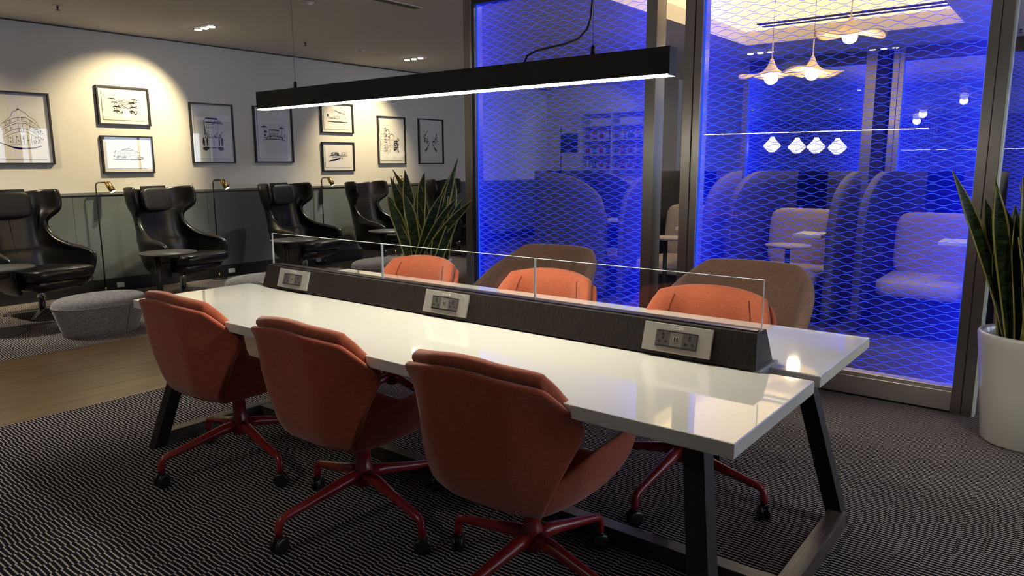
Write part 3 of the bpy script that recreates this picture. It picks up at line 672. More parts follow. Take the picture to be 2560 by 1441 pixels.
# ================================================================== FRAMED SKETCHES
def ribbon(mb, pts, w, x):
    """ink stroke on the paper plane: flat ribbon with swelling width"""
    P = [Vector((p[0], p[1])) for p in pts]; n = len(P); vs = []; fs = []
    for i, p in enumerate(P):
        d = (P[min(i + 1, n - 1)] - P[max(i - 1, 0)])
        if d.length < 1e-7: d = Vector((1, 0))
        d.normalize(); nn = Vector((-d.y, d.x)); t = i / max(1, n - 1)
        ww = 1.9 * w * (0.35 + 0.65 * math.sin(PI * (0.12 + 0.76 * t))) / 2
        vs += [(x, p.x + nn.x * ww, p.y + nn.y * ww), (x, p.x - nn.x * ww, p.y - nn.y * ww)]
    for i in range(n - 1): fs.append((2 * i, 2 * i + 1, 2 * i + 3, 2 * i + 2))
    mb.add(vs, fs)
class Pen:
    def __init__(s, w, h, seed): s.m = MB(); s.w, s.h = w, h; s.r = random.Random(seed)
    def l(s, pts, w=0.0022, j=0.0015):
        q = [((u - 0.5) * s.w + s.r.uniform(-j, j), v * s.h + s.r.uniform(-j, j)) for u, v in pts]; ribbon(s.m, q, w, 0.0125)
    def arc(s, u0, u1, v0, sag, w=0.0022, n=8): s.l([(u0 + (u1 - u0) * k / n, v0 + sag * math.sin(PI * k / n)) for k in range(n + 1)], w, 0.0008)
    def win(s, u, v, du, dv, w=0.003):
        s.l([(u, v), (u, v + dv)], w); s.l([(u + du, v), (u + du, v + dv)], w * 0.7); s.l([(u, v + dv), (u + du, v + dv)], w * 1.3); s.l([(u, v + dv * 0.5), (u + du, v + dv * 0.5)], w * 0.5)
    def palm(s, u, v, h, r=0.08):
        s.l([(u, v), (u + 0.01, v + h * 0.5), (u + 0.004, v + h)], 0.0028)
        for k in range(9):
            a = PI * (0.02 + 0.96 * k / 8); e = s.r.uniform(0.7, 1.1) * r
            s.l([(u, v + h), (u + math.cos(a) * e * 0.6, v + h + math.sin(a) * e * 0.45), (u + math.cos(a) * e, v + h + math.sin(a) * e * 0.20 - e * 0.18)], 0.0036)
    def scrub(s, u0, u1, v0, v1, n, w=0.003, L=0.05):
        for _ in range(n):
            u, v, a = s.r.uniform(u0, u1), s.r.uniform(v0, v1), s.r.uniform(-1.2, 1.2)
            s.l([(u, v), (u + L * 0.5 * math.cos(a), v + L * 0.5 * math.sin(a) + 0.01), (u + L * math.cos(a), v + L * math.sin(a))], w * s.r.uniform(0.5, 1.6))
def art_corner(p):
    for (v, g, w) in ((0.66, 0.06, .0026), (0.60, 0.06, .0022), (0.57, 0.055, .003), (0.485, 0.05, .0026), (0.43, 0.04, .0024)):
        p.l([(0.14, v - 0.10), (0.30, v - 0.03), (0.46, v + g * 0.3), (0.62, v + g * 0.2), (0.78, v - 0.06), (0.90, v - 0.17)], w)
    p.l([(0.18, 0.58), (0.33, 0.68), (0.38, 0.76), (0.50, 0.80), (0.62, 0.76), (0.68, 0.70), (0.80, 0.64), (0.88, 0.52)], .0026); p.l([(0.49, 0.80), (0.49, 0.87)], .0018); p.l([(0.45, 0.80), (0.49, 0.815), (0.53, 0.80)], .005)
    for u, v in ((0.22, 0.53), (0.30, 0.57), (0.46, 0.62), (0.54, 0.62), (0.70, 0.58), (0.22, 0.43), (0.31, 0.46), (0.46, 0.51), (0.54, 0.51), (0.68, 0.48), (0.47, 0.44), (0.55, 0.44), (0.76, 0.44)): p.win(u, v, 0.035, 0.05)
    for u in (0.24, 0.33, 0.40, 0.48, 0.55, 0.62, 0.70, 0.78, 0.84): p.l([(u, 0.24 + abs(u - .5) * 0.06), (u, 0.40 - abs(u - .5) * .05)], .0028)
    p.scrub(0.2, 0.85, 0.24, 0.36, 26, .003, .03); p.scrub(0.80, 0.92, 0.30, 0.5, 14, .003, .03)
    p.l([(0.05, 0.27), (0.28, 0.20), (0.50, 0.165), (0.72, 0.18), (0.88, 0.215)], .007); p.l([(0.30, 0.19), (0.45, 0.17), (0.55, 0.17)], .012); p.l([(0.25, 0.235), (0.80, 0.225)], .002)
def art_garden(p):
    for s_ in (0.28, 0.72):
        for v in (0.30, 0.45, 0.60, 0.72): p.palm(s_ + p.r.uniform(-.05, .05), v - 0.06, 0.07, 0.10)
    p.scrub(0.24, 0.46, 0.22, 0.75, 34, .0035, .04); p.scrub(0.58, 0.80, 0.20, 0.72, 38, .0035, .05)
    p.l([(0.36, 0.62), (0.42, 0.68), (0.55, 0.72), (0.64, 0.70)], .003); p.l([(0.38, 0.56), (0.62, 0.56)], .003); p.l([(0.36, 0.66), (0.50, 0.63), (0.64, 0.66)], .003)
    for u in (0.42, 0.46, 0.50, 0.54): p.l([(u, 0.575), (u, 0.60)], .004)
    p.l([(0.48, 0.50), (0.54, 0.46), (0.60, 0.40)], .005); p.l([(0.44, 0.48), (0.50, 0.42), (0.60, 0.38)], .003); p.l([(0.42, 0.22), (0.47, 0.30), (0.46, 0.36)], .003); p.l([(0.55, 0.20), (0.56, 0.30)], .002)
def art_palace(p):
    p.l([(0.34, 0.66), (0.40, 0.69), (0.56, 0.74)], .006); p.l([(0.26, 0.60), (0.36, 0.64), (0.50, 0.68)], .003); p.l([(0.46, 0.66), (0.60, 0.67), (0.76, 0.58)], .004); p.l([(0.335, 0.70), (0.335, 0.76)], .002)
    for r_ in range(2):
        for k in range(12): p.win(0.26 + k * 0.047, 0.42 + r_ * 0.10 + 0.003 * k, 0.012, 0.035, .0026)
    p.scrub(0.20, 0.46, 0.36, 0.46, 22, .004, .035); p.scrub(0.68, 0.86, 0.36, 0.42, 14, .004, .035); p.scrub(0.14, 0.22, 0.40, 0.62, 12, .004, .04)
    p.l([(0.13, 0.335), (0.35, 0.325), (0.60, 0.335)], .007); p.l([(0.50, 0.33), (0.70, 0.32), (0.86, 0.32)], .006)
def art_tower(p):
    p.l([(0.28, 0.76), (0.34, 0.81), (0.66, 0.795)], .004)
    for k in range(4): p.l([(0.31, 0.785 + k * 0.007), (0.66, 0.78 + k * 0.006)], .007)
    p.l([(0.27, 0.76), (0.27, 0.62), (0.29, 0.46)], .008); p.l([(0.31, 0.72), (0.60, 0.72)], .012); p.l([(0.31, 0.68), (0.60, 0.675)], .002); p.l([(0.60, 0.68), (0.60, 0.56)], .003)
    for k in range(5): p.win(0.32 + k * 0.055, 0.60, 0.02, 0.03, .003)
    p.palm(0.66, 0.50, 0.20, 0.16)
    for k in range(8): p.l([(0.28 + k * .06, 0.40), (0.30 + k * .06, 0.44)], .010)
    p.scrub(0.22, 0.78, 0.40, 0.50, 30, .004, .03)
    for u, w in ((0.23, .016), (0.33, .012), (0.52, .003), (0.68, .010), (0.76, .020)): p.l([(u, 0.25), (u, 0.33), (u, 0.41)], w)
    p.l([(0.20, 0.225), (0.50, 0.218), (0.80, 0.225)], .006); p.l([(0.20, 0.205), (0.28, 0.195), (0.36, 0.215)], .026); p.l([(0.64, 0.215), (0.72, 0.195), (0.80, 0.205)], .026)
def art_villa(p):
    p.l([(0.34, 0.60), (0.50, 0.605), (0.68, 0.595)], .010); p.l([(0.36, 0.585), (0.36, 0.46)], .004); p.l([(0.64, 0.585), (0.64, 0.46)], .003)
    p.palm(0.20, 0.46, 0.20, 0.10); p.palm(0.76, 0.44, 0.20, 0.10); p.palm(0.24, 0.44, 0.12, 0.07)
    for k in range(6): p.win(0.38 + k * 0.045, 0.49, 0.02, 0.05, .003)
    p.arc(0.36, 0.66, 0.46, 0.02, .008); p.scrub(0.18, 0.38, 0.42, 0.50, 20, .004, .04); p.scrub(0.64, 0.84, 0.42, 0.50, 18, .004, .04)
    p.arc(0.14, 0.86, 0.385, 0.03, .006, 12)
def art_temple(p):
    p.l([(0.42, 0.84), (0.58, 0.78), (0.80, 0.69)], .007); p.l([(0.40, 0.87), (0.60, 0.82), (0.80, 0.74)], .002); p.l([(0.36, 0.80), (0.36, 0.52)], .002); p.l([(0.82, 0.68), (0.84, 0.54)], .003); p.l([(0.52, 0.76), (0.52, 0.52)], .002)
    p.arc(0.26, 0.40, 0.80, 0.08, .003); p.arc(0.28, 0.38, 0.74, 0.05, .002)
    for k in range(4): p.l([(0.14 + k * .016, 0.56), (0.14 + k * .016, 0.68)], .010)
    for k in range(7): p.win(0.42 + k * 0.055, 0.58, 0.015, 0.03, .003)
    for k in range(5): p.arc(0.18 + k * .07, 0.23 + k * .07, 0.48, 0.035, .004, 6)
    p.scrub(0.2, 0.86, 0.47, 0.52, 16, .003, .03); p.l([(0.14, 0.35), (0.40, 0.335), (0.62, 0.34), (0.90, 0.33)], .009)
def art_shore(p):
    p.scrub(0.22, 0.50, 0.56, 0.68, 46, .006, .035); p.arc(0.20, 0.52, 0.58, 0.12, .003); p.l([(0.14, 0.54), (0.50, 0.55), (0.60, 0.545), (0.86, 0.55)], .006)
    p.scrub(0.56, 0.82, 0.58, 0.70, 22, .0035, .03); p.arc(0.26, 0.46, 0.45, 0.03, .006)
    for k in range(7): p.l([(0.12 + k * .015, 0.28 + k * .012), (0.34 + k * .02, 0.31 + k * .02), (0.58, 0.40 + k * .012)], .006 if k % 2 else .003)
    p.scrub(0.44, 0.66, 0.40, 0.48, 14, .004, .03)
def art_fort(p):
    for k in range(16): p.l([(0.16 + p.r.uniform(-.02, .02), 0.22 + k * .037), (0.30 + p.r.uniform(-.04, .04), 0.235 + k * .037)], .005)
    p.scrub(0.14, 0.40, 0.18, 0.80, 46, .004, .05); p.scrub(0.60, 0.82, 0.20, 0.54, 46, .006, .05)
    p.arc(0.40, 0.62, 0.60, 0.06, .006); p.l([(0.42, 0.62), (0.44, 0.20)], .003); p.l([(0.60, 0.60), (0.58, 0.20)], .003)
    for k in range(7): p.l([(0.43, 0.24 + k * .045), (0.59, 0.24 + k * .045)], .003)
    for k in range(5): p.arc(0.62, 0.80, 0.26 + k * .05, 0.03, .010, 6)
    p.l([(0.18, 0.80), (0.30, 0.76), (0.40, 0.78)], .004)
def art_road(p):
    for s_ in (-1, 1):
        for k in range(4): p.l([(0.5 + s_ * 0.05, 0.47), (0.5 + s_ * (0.14 + k * .02), 0.36 - k * .01), (0.5 + s_ * (0.28 + k * 0.02), 0.22 + k * .012)], .004)
        p.l([(0.5 + s_ * 0.20, 0.30), (0.5 + s_ * 0.27, 0.23)], .010)
    p.scrub(0.14, 0.36, 0.44, 0.74, 34, .005, .05); p.scrub(0.62, 0.84, 0.42, 0.62, 24, .005, .04); p.l([(0.76, 0.52), (0.77, 0.72)], .014); p.l([(0.58, 0.49), (0.70, 0.52)], .020); p.l([(0.2, 0.52), (0.44, 0.50)], .006)
def picture(y0, y1, z0, z1, art, label, seed):
    w, h = y1 - y0, z1 - z0
    t = thing('framed_sketch', label, 'picture', (WX, (y0 + y1) / 2, z0), 0, 'framed ink sketches on the left wall')
    fb = 0.016; d = 0.032
    fr = MB().box(0, d, -w / 2, -w / 2 + fb, 0, h).box(0, d, w / 2 - fb, w / 2, 0, h).box(0, d, -w / 2 + fb, w / 2 - fb, 0, fb).box(0, d, -w / 2 + fb, w / 2 - fb, h - fb, h)
    obj('frame', fr, 'black_metal', t)
    pp = obj('backing_sheet', MB().box(0.002, 0.008, -w / 2 + fb, w / 2 - fb, fb, h - fb), 'paper', t)
    mg = 0.055
    sh = obj('floated_paper', MB().box(0.008, 0.0122, -w / 2 + mg, w / 2 - mg, mg, h - mg), 'paper', t)
    obj('paper_shadow', MB().box(0.008, 0.0100, -w / 2 + mg - 0.004, w / 2 - mg - 0.02, mg - 0.0045, mg).box(0.008, 0.0100, -w / 2 + mg - 0.004, -w / 2 + mg, mg, h - mg - 0.01), 'shadow_line', sh)  # drop shadow of the floated paper, built as dark strips left and below
    p = Pen(w - 2 * mg, h - 2 * mg, seed); art(p)
    for i, v in enumerate(p.m.v): p.m.v[i] = (v[0], v[1], v[2] + mg)
    obj('ink_drawing', p.m, 'ink', sh)
    obj('glass', MB().box(0.0255, 0.0275, -w / 2 + fb, w / 2 - fb, fb, h - fb), 'pic_glass', t)
    return t
picture(0.915, 1.475, 1.400, 2.110, art_corner, 'large ink sketch of a round-cornered building, leftmost on the wall', 1)
picture(1.937, 2.493, 1.822, 2.236, art_garden, 'small brightly lit ink sketch of a garden between palms', 2)
picture(1.937, 2.493, 1.300, 1.708, art_palace, 'small ink sketch of a long palace, below the garden sketch', 3)
picture(2.958, 3.515, 1.410, 2.120, art_tower, 'ink sketch of a block with palm and thick pillars', 4)
picture(3.800, 4.370, 1.415, 2.126, art_villa, 'ink sketch of a low villa, behind left end of the bar light', 5)
picture(4.840, 5.404, 1.824, 2.236, art_temple, 'small ink sketch of a tall gallery, just under the bar light', 6)
picture(4.836, 5.400, 1.292, 1.702, art_shore, 'small ink sketch of a shoreline, below the gallery sketch', 7)
picture(5.861, 6.419, 1.390, 2.103, art_fort, 'densely drawn upright ink sketch of a tower among trees', 8)
picture(6.708, 7.270, 1.394, 2.103, art_road, 'ink sketch of a road running away between palms, rightmost', 9)

# ================================================================== SNAKE PLANTS IN TALL POTS
def leaf_mesh(L, w, lean, az, curl, twist, seed):
    """sword leaf: seven points across, yellow margins, pointed tip"""
    r = random.Random(seed); mb = MB(); n = 14; rows = []
    wav = r.uniform(0, 6)
    for i in range(n + 1):
        t = i / n
        wid = 1.30 * w * (0.62 + 0.75 * t - 0.55 * t * t) * (1.0 if t < 0.70 else max(0.015, 1 - ((t - 0.70) / 0.30) ** 1.7))
        out = lean * t * L + curl * L * t ** 2.4; up_ = L * t * (1 - 0.25 * (lean + curl) ** 2 * t)
        th = math.radians(-52) + twist * 0.8 + 0.5 * t * math.sin(wav); sw = 0.030 * math.sin(wav + 4 * t) * t
        row = []
        for q in (-1, -0.78, -0.4, 0, 0.4, 0.78, 1):
            lx = q * wid / 2; cup = 0.22 * (q * q) * wid / 2
            x = math.cos(az) * out - math.sin(th) * lx + math.cos(th) * cup - math.sin(az) * sw
            y = math.sin(az) * out + math.cos(th) * lx + math.sin(th) * cup + math.cos(az) * sw
            row.append((x, y, up_))
        rows.append(row)
    vs = [p for row in rows for p in row]; 
    for i in range(n):
        for k in range(6):
            mb.f.append((i * 7 + k, i * 7 + k + 1, (i + 1) * 7 + k + 1, (i + 1) * 7 + k)); mb.mi.append(1 if k in (0, 5) else 0); mb.sm.append(True)
    mb.v = vs
    return mb
def plant(name, label, loc, rim_z, rim_r, base_r, leaves, seed):
    t = thing(name, label, 'plant', loc)
    prof = [(0, 0), (base_r * 0.94, 0), (base_r, 0.012), (base_r + (rim_r - base_r) * 0.45, rim_z * 0.5), (rim_r - 0.004, rim_z - 0.05), (rim_r, rim_z - 0.012), (rim_r - 0.006, rim_z), (rim_r - 0.020, rim_z), (rim_r - 0.028, rim_z - 0.012), (rim_r - 0.032, rim_z - 0.10), (0, rim_z - 0.10)]
    pot = obj('pot', MB().lathe(prof, 56), 'pot', t)
    obj('soil', MB().lathe([(0, rim_z - 0.062), (rim_r * 0.5, rim_z - 0.055), (rim_r - 0.031, rim_z - 0.066), (rim_r - 0.031, rim_z - 0.09), (0, rim_z - 0.09)], 40), 'soil', pot)
    for k, (bx, by, L, w, lean, az, curl, tw) in enumerate(leaves):
        o = obj('leaf', leaf_mesh(L, w, lean, math.radians(az), curl, tw, seed + k), ['leaf', 'leaf_edge'], t, solid=0.004, soff=0)
        o.location = (bx, by, rim_z - 0.075)
    return t
# image-left is about (-0.785,-0.62) in plan, i.e. azimuth 218 degrees
rl = random.Random(11)
lv = [(-0.10, -0.06, 0.90, 0.085, 0.30, 214, 0.10, 0.3), (-0.07, -0.05, 0.84, 0.080, 0.22, 220, 0.02, -0.2), (-0.03, -0.08, 0.84, 0.085, 0.06, 225, 0.12, 0.5), (-0.02, -0.02, 0.80, 0.095, 0.10, 215, 0.05, 0.9), (0.02, -0.10, 0.74, 0.095, 0.10, 30, -0.03, 0.9),
      (0.04, -0.04, 0.84, 0.090, 0.12, 36, 0.05, 1.1), (-0.06, 0.02, 0.72, 0.085, 0.20, 210, 0.02, 0.4), (0.08, 0.02, 0.78, 0.085, 0.18, 40, 0.06, 0.6), (0.00, 0.08, 0.86, 0.080, 0.16, 60, 0.05, 0.2), (0.10, -0.08, 0.62, 0.075, 0.24, 20, 0.06, -0.3), (-0.09, 0.06, 0.62, 0.075, 0.28, 190, 0.06, 0.2),
      (0.06, 0.10, 0.76, 0.080, 0.22, 75, 0.08, 0.3), (-0.04, 0.11, 0.70, 0.080, 0.22, 130, 0.08, 0.2), (0.12, 0.06, 0.70, 0.080, 0.26, 30, 0.1, 0.2), (0.01, -0.13, 0.48, 0.070, 0.16, 260, 0.06, 0.8), (-0.05, -0.12, 0.56, 0.075, 0.14, 250, 0.02, 0.7), (0.07, -0.12, 0.50, 0.065, 0.22, 330, 0.05, 0.4), (-0.12, -0.02, 0.74, 0.085, 0.16, 218, 0.06, -0.5), (0.03, 0.03, 0.88, 0.085, 0.04, 200, 0.04, -0.3), (0.09, -0.02, 0.82, 0.085, 0.10, 45, 0.02, -0.5), (-0.06, -0.10, 0.66, 0.080, 0.10, 215, 0.02, 0.1), (-0.09, -0.09, 0.80, 0.085, 0.16, 216, 0.05, 0.1), (-0.02, -0.13, 0.70, 0.080, 0.02, 210, 0.05, -0.2), (0.03, -0.12, 0.66, 0.080, 0.10, 40, 0.08, 0.5), (-0.11, -0.03, 0.56, 0.070, 0.30, 216, -0.08, 0.6), (-0.01, -0.06, 0.90, 0.085, 0.02, 100, 0.06, 0.0)]
plant('snake_plant', 'tall snake plant in a white pot at the right edge of the photo', (0.455, 2.735, 0), 0.560, 0.245, 0.190, lv, 40)
lv2 = []
for k in range(20):
    az = [218, 214, 222, 208, 4, 16, 44, 10, 30, 60, 200, 230, 300, 250, 120, 90, 355, 14, 212, 280][k]
    s_ = [0.42, 0.30, 0.16, 0.30, 0.58, 0.22, 0.10, 0.34, 0.06, 0.10, 0.10, 0.22, 0.10, 0.12, 0.2, 0.1, 0.80, 0.42, 0.52, 0.06][k]
    L = [0.62, 0.76, 0.82, 0.50, 0.66, 0.84, 0.74, 0.66, 0.90, 0.70, 0.80, 0.60, 0.55, 0.62, 0.7, 0.78, 0.70, 0.60, 0.36, 0.70][k]
    lv2.append((rl.uniform(-0.10, 0.10), rl.uniform(-0.10, 0.10), L, rl.uniform(0.070, 0.098), s_, az + rl.uniform(-6, 6), rl.uniform(0.0, 0.14), rl.uniform(0.2, 1.1)))
plant('snake_plant', 'snake plant in a pale pot left of the blue glass, behind an orange chair', (-3.64, 2.64, 0), 0.620, 0.215, 0.170, lv2, 90)

# ================================================================== BROWN TUB CHAIRS
def make_tub(label):
    t = thing('tub_chair', label, 'armchair', (0, 0, 0), 0, 'brown tub chairs by the blue glass')
    def sh(u, v):      # chair faces local -y
        a = u * PI * 0.53; R_ = 0.335 + 0.055 * v; ext = max(0.0, (abs(u) - 0.60) / 0.40) * 0.17
        top = 0.800 - 0.29 * max(0, (abs(u) - 0.42) / 0.58) ** 1.25
        z = 0.30 + (top - 0.30) * v
        return (R_ * math.sin(a) * 1.02, R_ * math.cos(a) * 0.92 + 0.06 * v - ext, z)
    obj('shell', MB().grid(sh, 36, 10), 'tub', t, solid=0.055, sub=1, soff=-1)
    obj('seat_cushion', MB().sellip((0, -0.03, 0.385), (0.275, 0.285, 0.075), 0.45, 0.6, 30, 12), 'tub', t)
    for sx in (-1, 1):
        for sy in (-1, 1):
            obj('leg', MB().tube([(sx * 0.20, sy * 0.19, 0.31), (sx * 0.265, sy * 0.235, 0.0)], [0.017, 0.012], 10), 'lightwood', t)
    return t
tc_ = make_tub('brown wool tub chair behind the right-hand orange chair'); tc_.location = (-0.97, 2.44, 0); tc_.rotation_euler = (0, 0, math.radians(2))
dup(tc_, (-2.42, 2.44, 0), math.radians(2), 'brown wool tub chair behind the middle orange chair', 'brown tub chairs by the blue glass')

# ================================================================== SEATING PODS BEHIND THE GLASS
def make_pod(label):
    t = thing('seating_pod', label, 'booth', (0, 0, 0), 0, 'high-backed seating pods behind the glass')
    hw, dep, rc = 0.405, 0.95, 0.20          # faces local -y, front edge at y=0
    path = []
    n = 10
    for k in range(n + 1): path.append((-hw, k / n * (dep - rc)))
    for k in range(1, 9): a = PI - k * PI / 2 / 8; path.append((-hw + rc + rc * math.cos(a), dep - rc + rc * math.sin(a)))
    for k in range(1, 6): path.append((-hw + rc + (2 * hw - 2 * rc) * k / 6, dep))
    full = path + [(-x, y) for x, y in reversed(path)]
    N = len(full) - 1
    def sh(u, v):
        x, y = full[int(round((u + 1) / 2 * N))]
        d = min(1.0, y / 0.85); top = 0.84 + 0.47 * math.sqrt(max(0, 1 - (1 - d) ** 2)) ** 0.9
        return (x, y, 0.06 + (top - 0.06) * v)
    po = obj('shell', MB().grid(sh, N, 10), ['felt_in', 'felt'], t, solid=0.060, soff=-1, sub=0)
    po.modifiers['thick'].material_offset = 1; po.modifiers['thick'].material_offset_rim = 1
    obj('plinth', MB().box(-hw + 0.07, hw - 0.07, 0.12, dep - 0.08, 0.0, 0.315), 'black', t)
    obj('seat_cushion', MB().sellip((0, 0.43, 0.385), (0.325, 0.39, 0.072), 0.3, 0.3, 32, 12), 'beige', t)
    Tm = Matrix.Translation((0, 0.775, 0.690)) @ Matrix.Rotation(math.radians(-8), 4, 'X')
    obj('back_cushion', MB().sellip((0, 0, 0), (0.315, 0.075, 0.275), 0.35, 0.35, 32, 14, T=Tm), 'beige', t)
    obj('arm_tablet', MB().box(hw - 0.30, hw - 0.065, 0.10, 0.40, 0.755, 0.785), 'white_p', t, bevel=0.004)
    return t
GP = 'high-backed seating pods behind the glass'
pod = make_pod('grey seating pod seen side-on through the left blue panel'); pod.location = (-3.22, 5.22, 0); pod.rotation_euler = (0, 0, PI / 2)
for x, lb in ((-2.595, 'grey seating pod seen through the gap between the steel posts'), (-1.495, 'grey seating pod behind the right blue panel, left of two'), (-0.395, 'grey seating pod behind the right blue panel, right of two'), (0.705, 'grey seating pod behind the right-hand planter')):
    dup(pod, (x, 4.75, 0), 0, lb, GP)
def make_pod_table(label):
    t = thing('pod_table', label, 'side table', (0, 0, 0), 0, 'small round tables in front of the pods')
    obj('table_top', MB().lathe([(0, 0.70), (0.17, 0.70), (0.18, 0.708), (0.18, 0.718), (0, 0.718)], 36), 'beige', t)
    obj('column', MB().lathe([(0, 0.012), (0.020, 0.012), (0.020, 0.70), (0, 0.70)], 16), 'black_metal', t)
    obj('base_plate', MB().lathe([(0, 0), (0.15, 0), (0.15, 0.012), (0, 0.012)], 32), 'black_metal', t)
    return t
pt = make_pod_table('small round table in the gap between the steel posts'); pt.location = (-2.44, 4.55, 0)
dup(pt, (-1.33, 4.55, 0), 0, 'small round table before the left pod behind the right blue panel', 'small round tables in front of the pods')

# ================================================================== CEILING FITTINGS
def make_spot_trio(label, x, y, targets, energies, cols):
    t = thing('recessed_spotlight', label, 'ceiling light', (x, y, CZ), 0, 'three-lamp recessed ceiling spotlights')
    obj('trim_plate', MB().box(-0.20, 0.20, -0.070, 0.070, -0.006, -0.0005), 'ceil', t)
    for k, q in enumerate((-0.13, 0.0, 0.13)):
        ring = obj('lamp_ring', MB().lathe([(0.050, -0.006), (0.050, -0.011), (0.040, -0.011), (0.038, -0.0065)], 24, (q, 0, 0)), 'black_metal', t)
        obj('lens', MB().lathe([(0, -0.0065), (0.040, -0.0065), (0.034, -0.018), (0, -0.020)], 22, (q, 0, 0)), 'lamp_spot', ring)
        if k < len(targets) and targets[k] is not None:
            spot('spot_beam', (x + q, y, CZ - 0.03), targets[k], energies[k], 78 if cols[k] else 60, WARM if cols[k] else NEUT, 0.7 if cols[k] else 0.35, 0.03)
    return t
make_spot_trio('recessed three-lamp spotlight above the garden sketch', -6.79, 2.635, [(WX, 2.18, 1.70), (-7.0, 2.3, 0.5), (-6.0, 3.3, 0.3)], [240, 120, 80], [1, 0, 0])
make_spot_trio('recessed three-lamp spotlight further along, above the upright sketches', -6.75, 5.590, [(WX, 5.55, 1.60), (-7.0, 5.2, 0.5), (-7.0, 4.0, 0.4)], [215, 120, 90], [1, 0, 0])
make_spot_trio('recessed three-lamp spotlight left of the picture', -6.79, -0.32, [(WX, 0.35, 1.50), (-7.0, 0.9, 0.5), (-5.2, 0.7, 0.0)], [170, 110, 110], [1, 0, 0])
make_spot_trio('recessed three-lamp spotlight over the pods', -2.92, 8.05, [(-2.6, 5.5, 0.5), (-2.0, 5.4, 0.4), None], [36, 36, 0], [0, 0, 0])
make_spot_trio('added three-lamp fill light facing the bottle shelf', -5.60, 7.90, [(-6.9, 10.2, 1.6), (-5.9, 10.2, 1.4), (-4.0, 5.6, 0.5)], [22, 7, 30], [0, 0, 0])  # added lamps that brighten the back wall and shelf
make_spot_trio('added three-lamp fill light behind the right blue panel', -0.20, 3.75, [(-0.5, 5.4, 0.4), (-1.4, 5.3, 0.4), (0.6, 4.6, 0.0)], [17, 17, 24], [0, 0, 0])  # added lamps that lift the pods in the rear room
make_spot_trio('added three-lamp fill light behind the left blue panel', -3.00, 3.55, [(-3.6, 4.8, 0.9), (-3.2, 4.8, 0.3), None], [26, 14, 0], [0, 0, 0])  # added lamps that brighten the near side of the side-on pod
make_spot_trio('added unseen three-lamp fill light for the right-hand planter', 1.60, 0.60, [(0.3, 2.9, 0.0), (1.2, 1.6, 0), (0.2, 2.2, 0)], [48, 26, 20], [0, 0, 0])  # added lamps out of view, lifting the planter and steel rail
make_spot_trio('added unseen three-lamp fill light behind the camera', -1.6, -2.6, [(-3.0, -1.0, 0.0), (-2.2, -1.0, 0), (-1.0, -1.2, 0)], [26, 20, 16], [0, 0, 0])  # added lamps out of view, ambient fill for the near carpet
make_spot_trio('added unseen three-lamp fill light for the oak strip', -4.65, -1.6, [(-4.6, 0.3, 0.0), (-4.4, -1.4, 0), (-3.6, -0.8, 0)], [45, 30, 24], [0, 0, 0])  # added lamps out of view, brightening the oak planks
def sprinkler(x, y, label):
    t = thing('sprinkler_head', label, 'sprinkler', (x, y, CZ), 0, 'ceiling sprinklers')
    obj('escutcheon', MB().lathe([(0.038, -0.0005), (0.038, -0.005), (0.014, -0.010), (0.014, -0.0005)], 20), 'ceil', t)
    obj('stem', MB().lathe([(0, -0.005), (0.010, -0.005), (0.008, -0.035), (0.004, -0.040), (0, -0.040)], 12), 'steel_dark', t)
    obj('deflector', MB().lathe([(0, -0.048), (0.022, -0.046), (0.022, -0.049), (0, -0.051)], 16).tube([(0.010, 0, -0.02), (0.012, 0, -0.04), (0, 0, -0.047)], 0.002, 5).tube([(-0.010, 0, -0.02), (-0.012, 0, -0.04), (0, 0, -0.047)], 0.002, 5), 'steel_dark', t)
sprinkler(-6.80, 1.254, 'ceiling sprinkler near the top left corner'); sprinkler(-6.746, 3.844, 'ceiling sprinkler left of the bar light'); sprinkler(-0.16, 8.15, 'ceiling sprinkler at the top right corner'); sprinkler(-6.75, 6.95, 'ceiling sprinkler beside the leftmost steel post')
def detector(x, y, label):
    t = thing('smoke_detector', label, 'smoke detector', (x, y, CZ), 0, 'flush smoke detectors')
    obj('base', MB().lathe([(0.055, -0.0005), (0.055, -0.012), (0, -0.012)], 24), 'ceil', t); obj('sensor', MB().lathe([(0.035, -0.012), (0.030, -0.024), (0, -0.026)], 20), 'ceil', t)
detector(-6.744, 4.70, 'flush smoke detector near the far ceiling spotlight'); detector(-4.996, 2.60, 'flush smoke detector near the top of the photo')
v = thing('air_vent', 'slim linear ceiling air vent at the top of the photo', 'vent', (-4.42, 3.15, CZ))
obj('vent_frame', MB().box(-0.055, 0.055, -0.50, 0.25, -0.005, -0.0005), 'ceil', v)
for q in (-0.03, -0.01, 0.01, 0.03): obj('slot', MB().box(q - 0.006, q + 0.006, -0.48, 0.23, -0.0065, -0.0045), 'black', v)
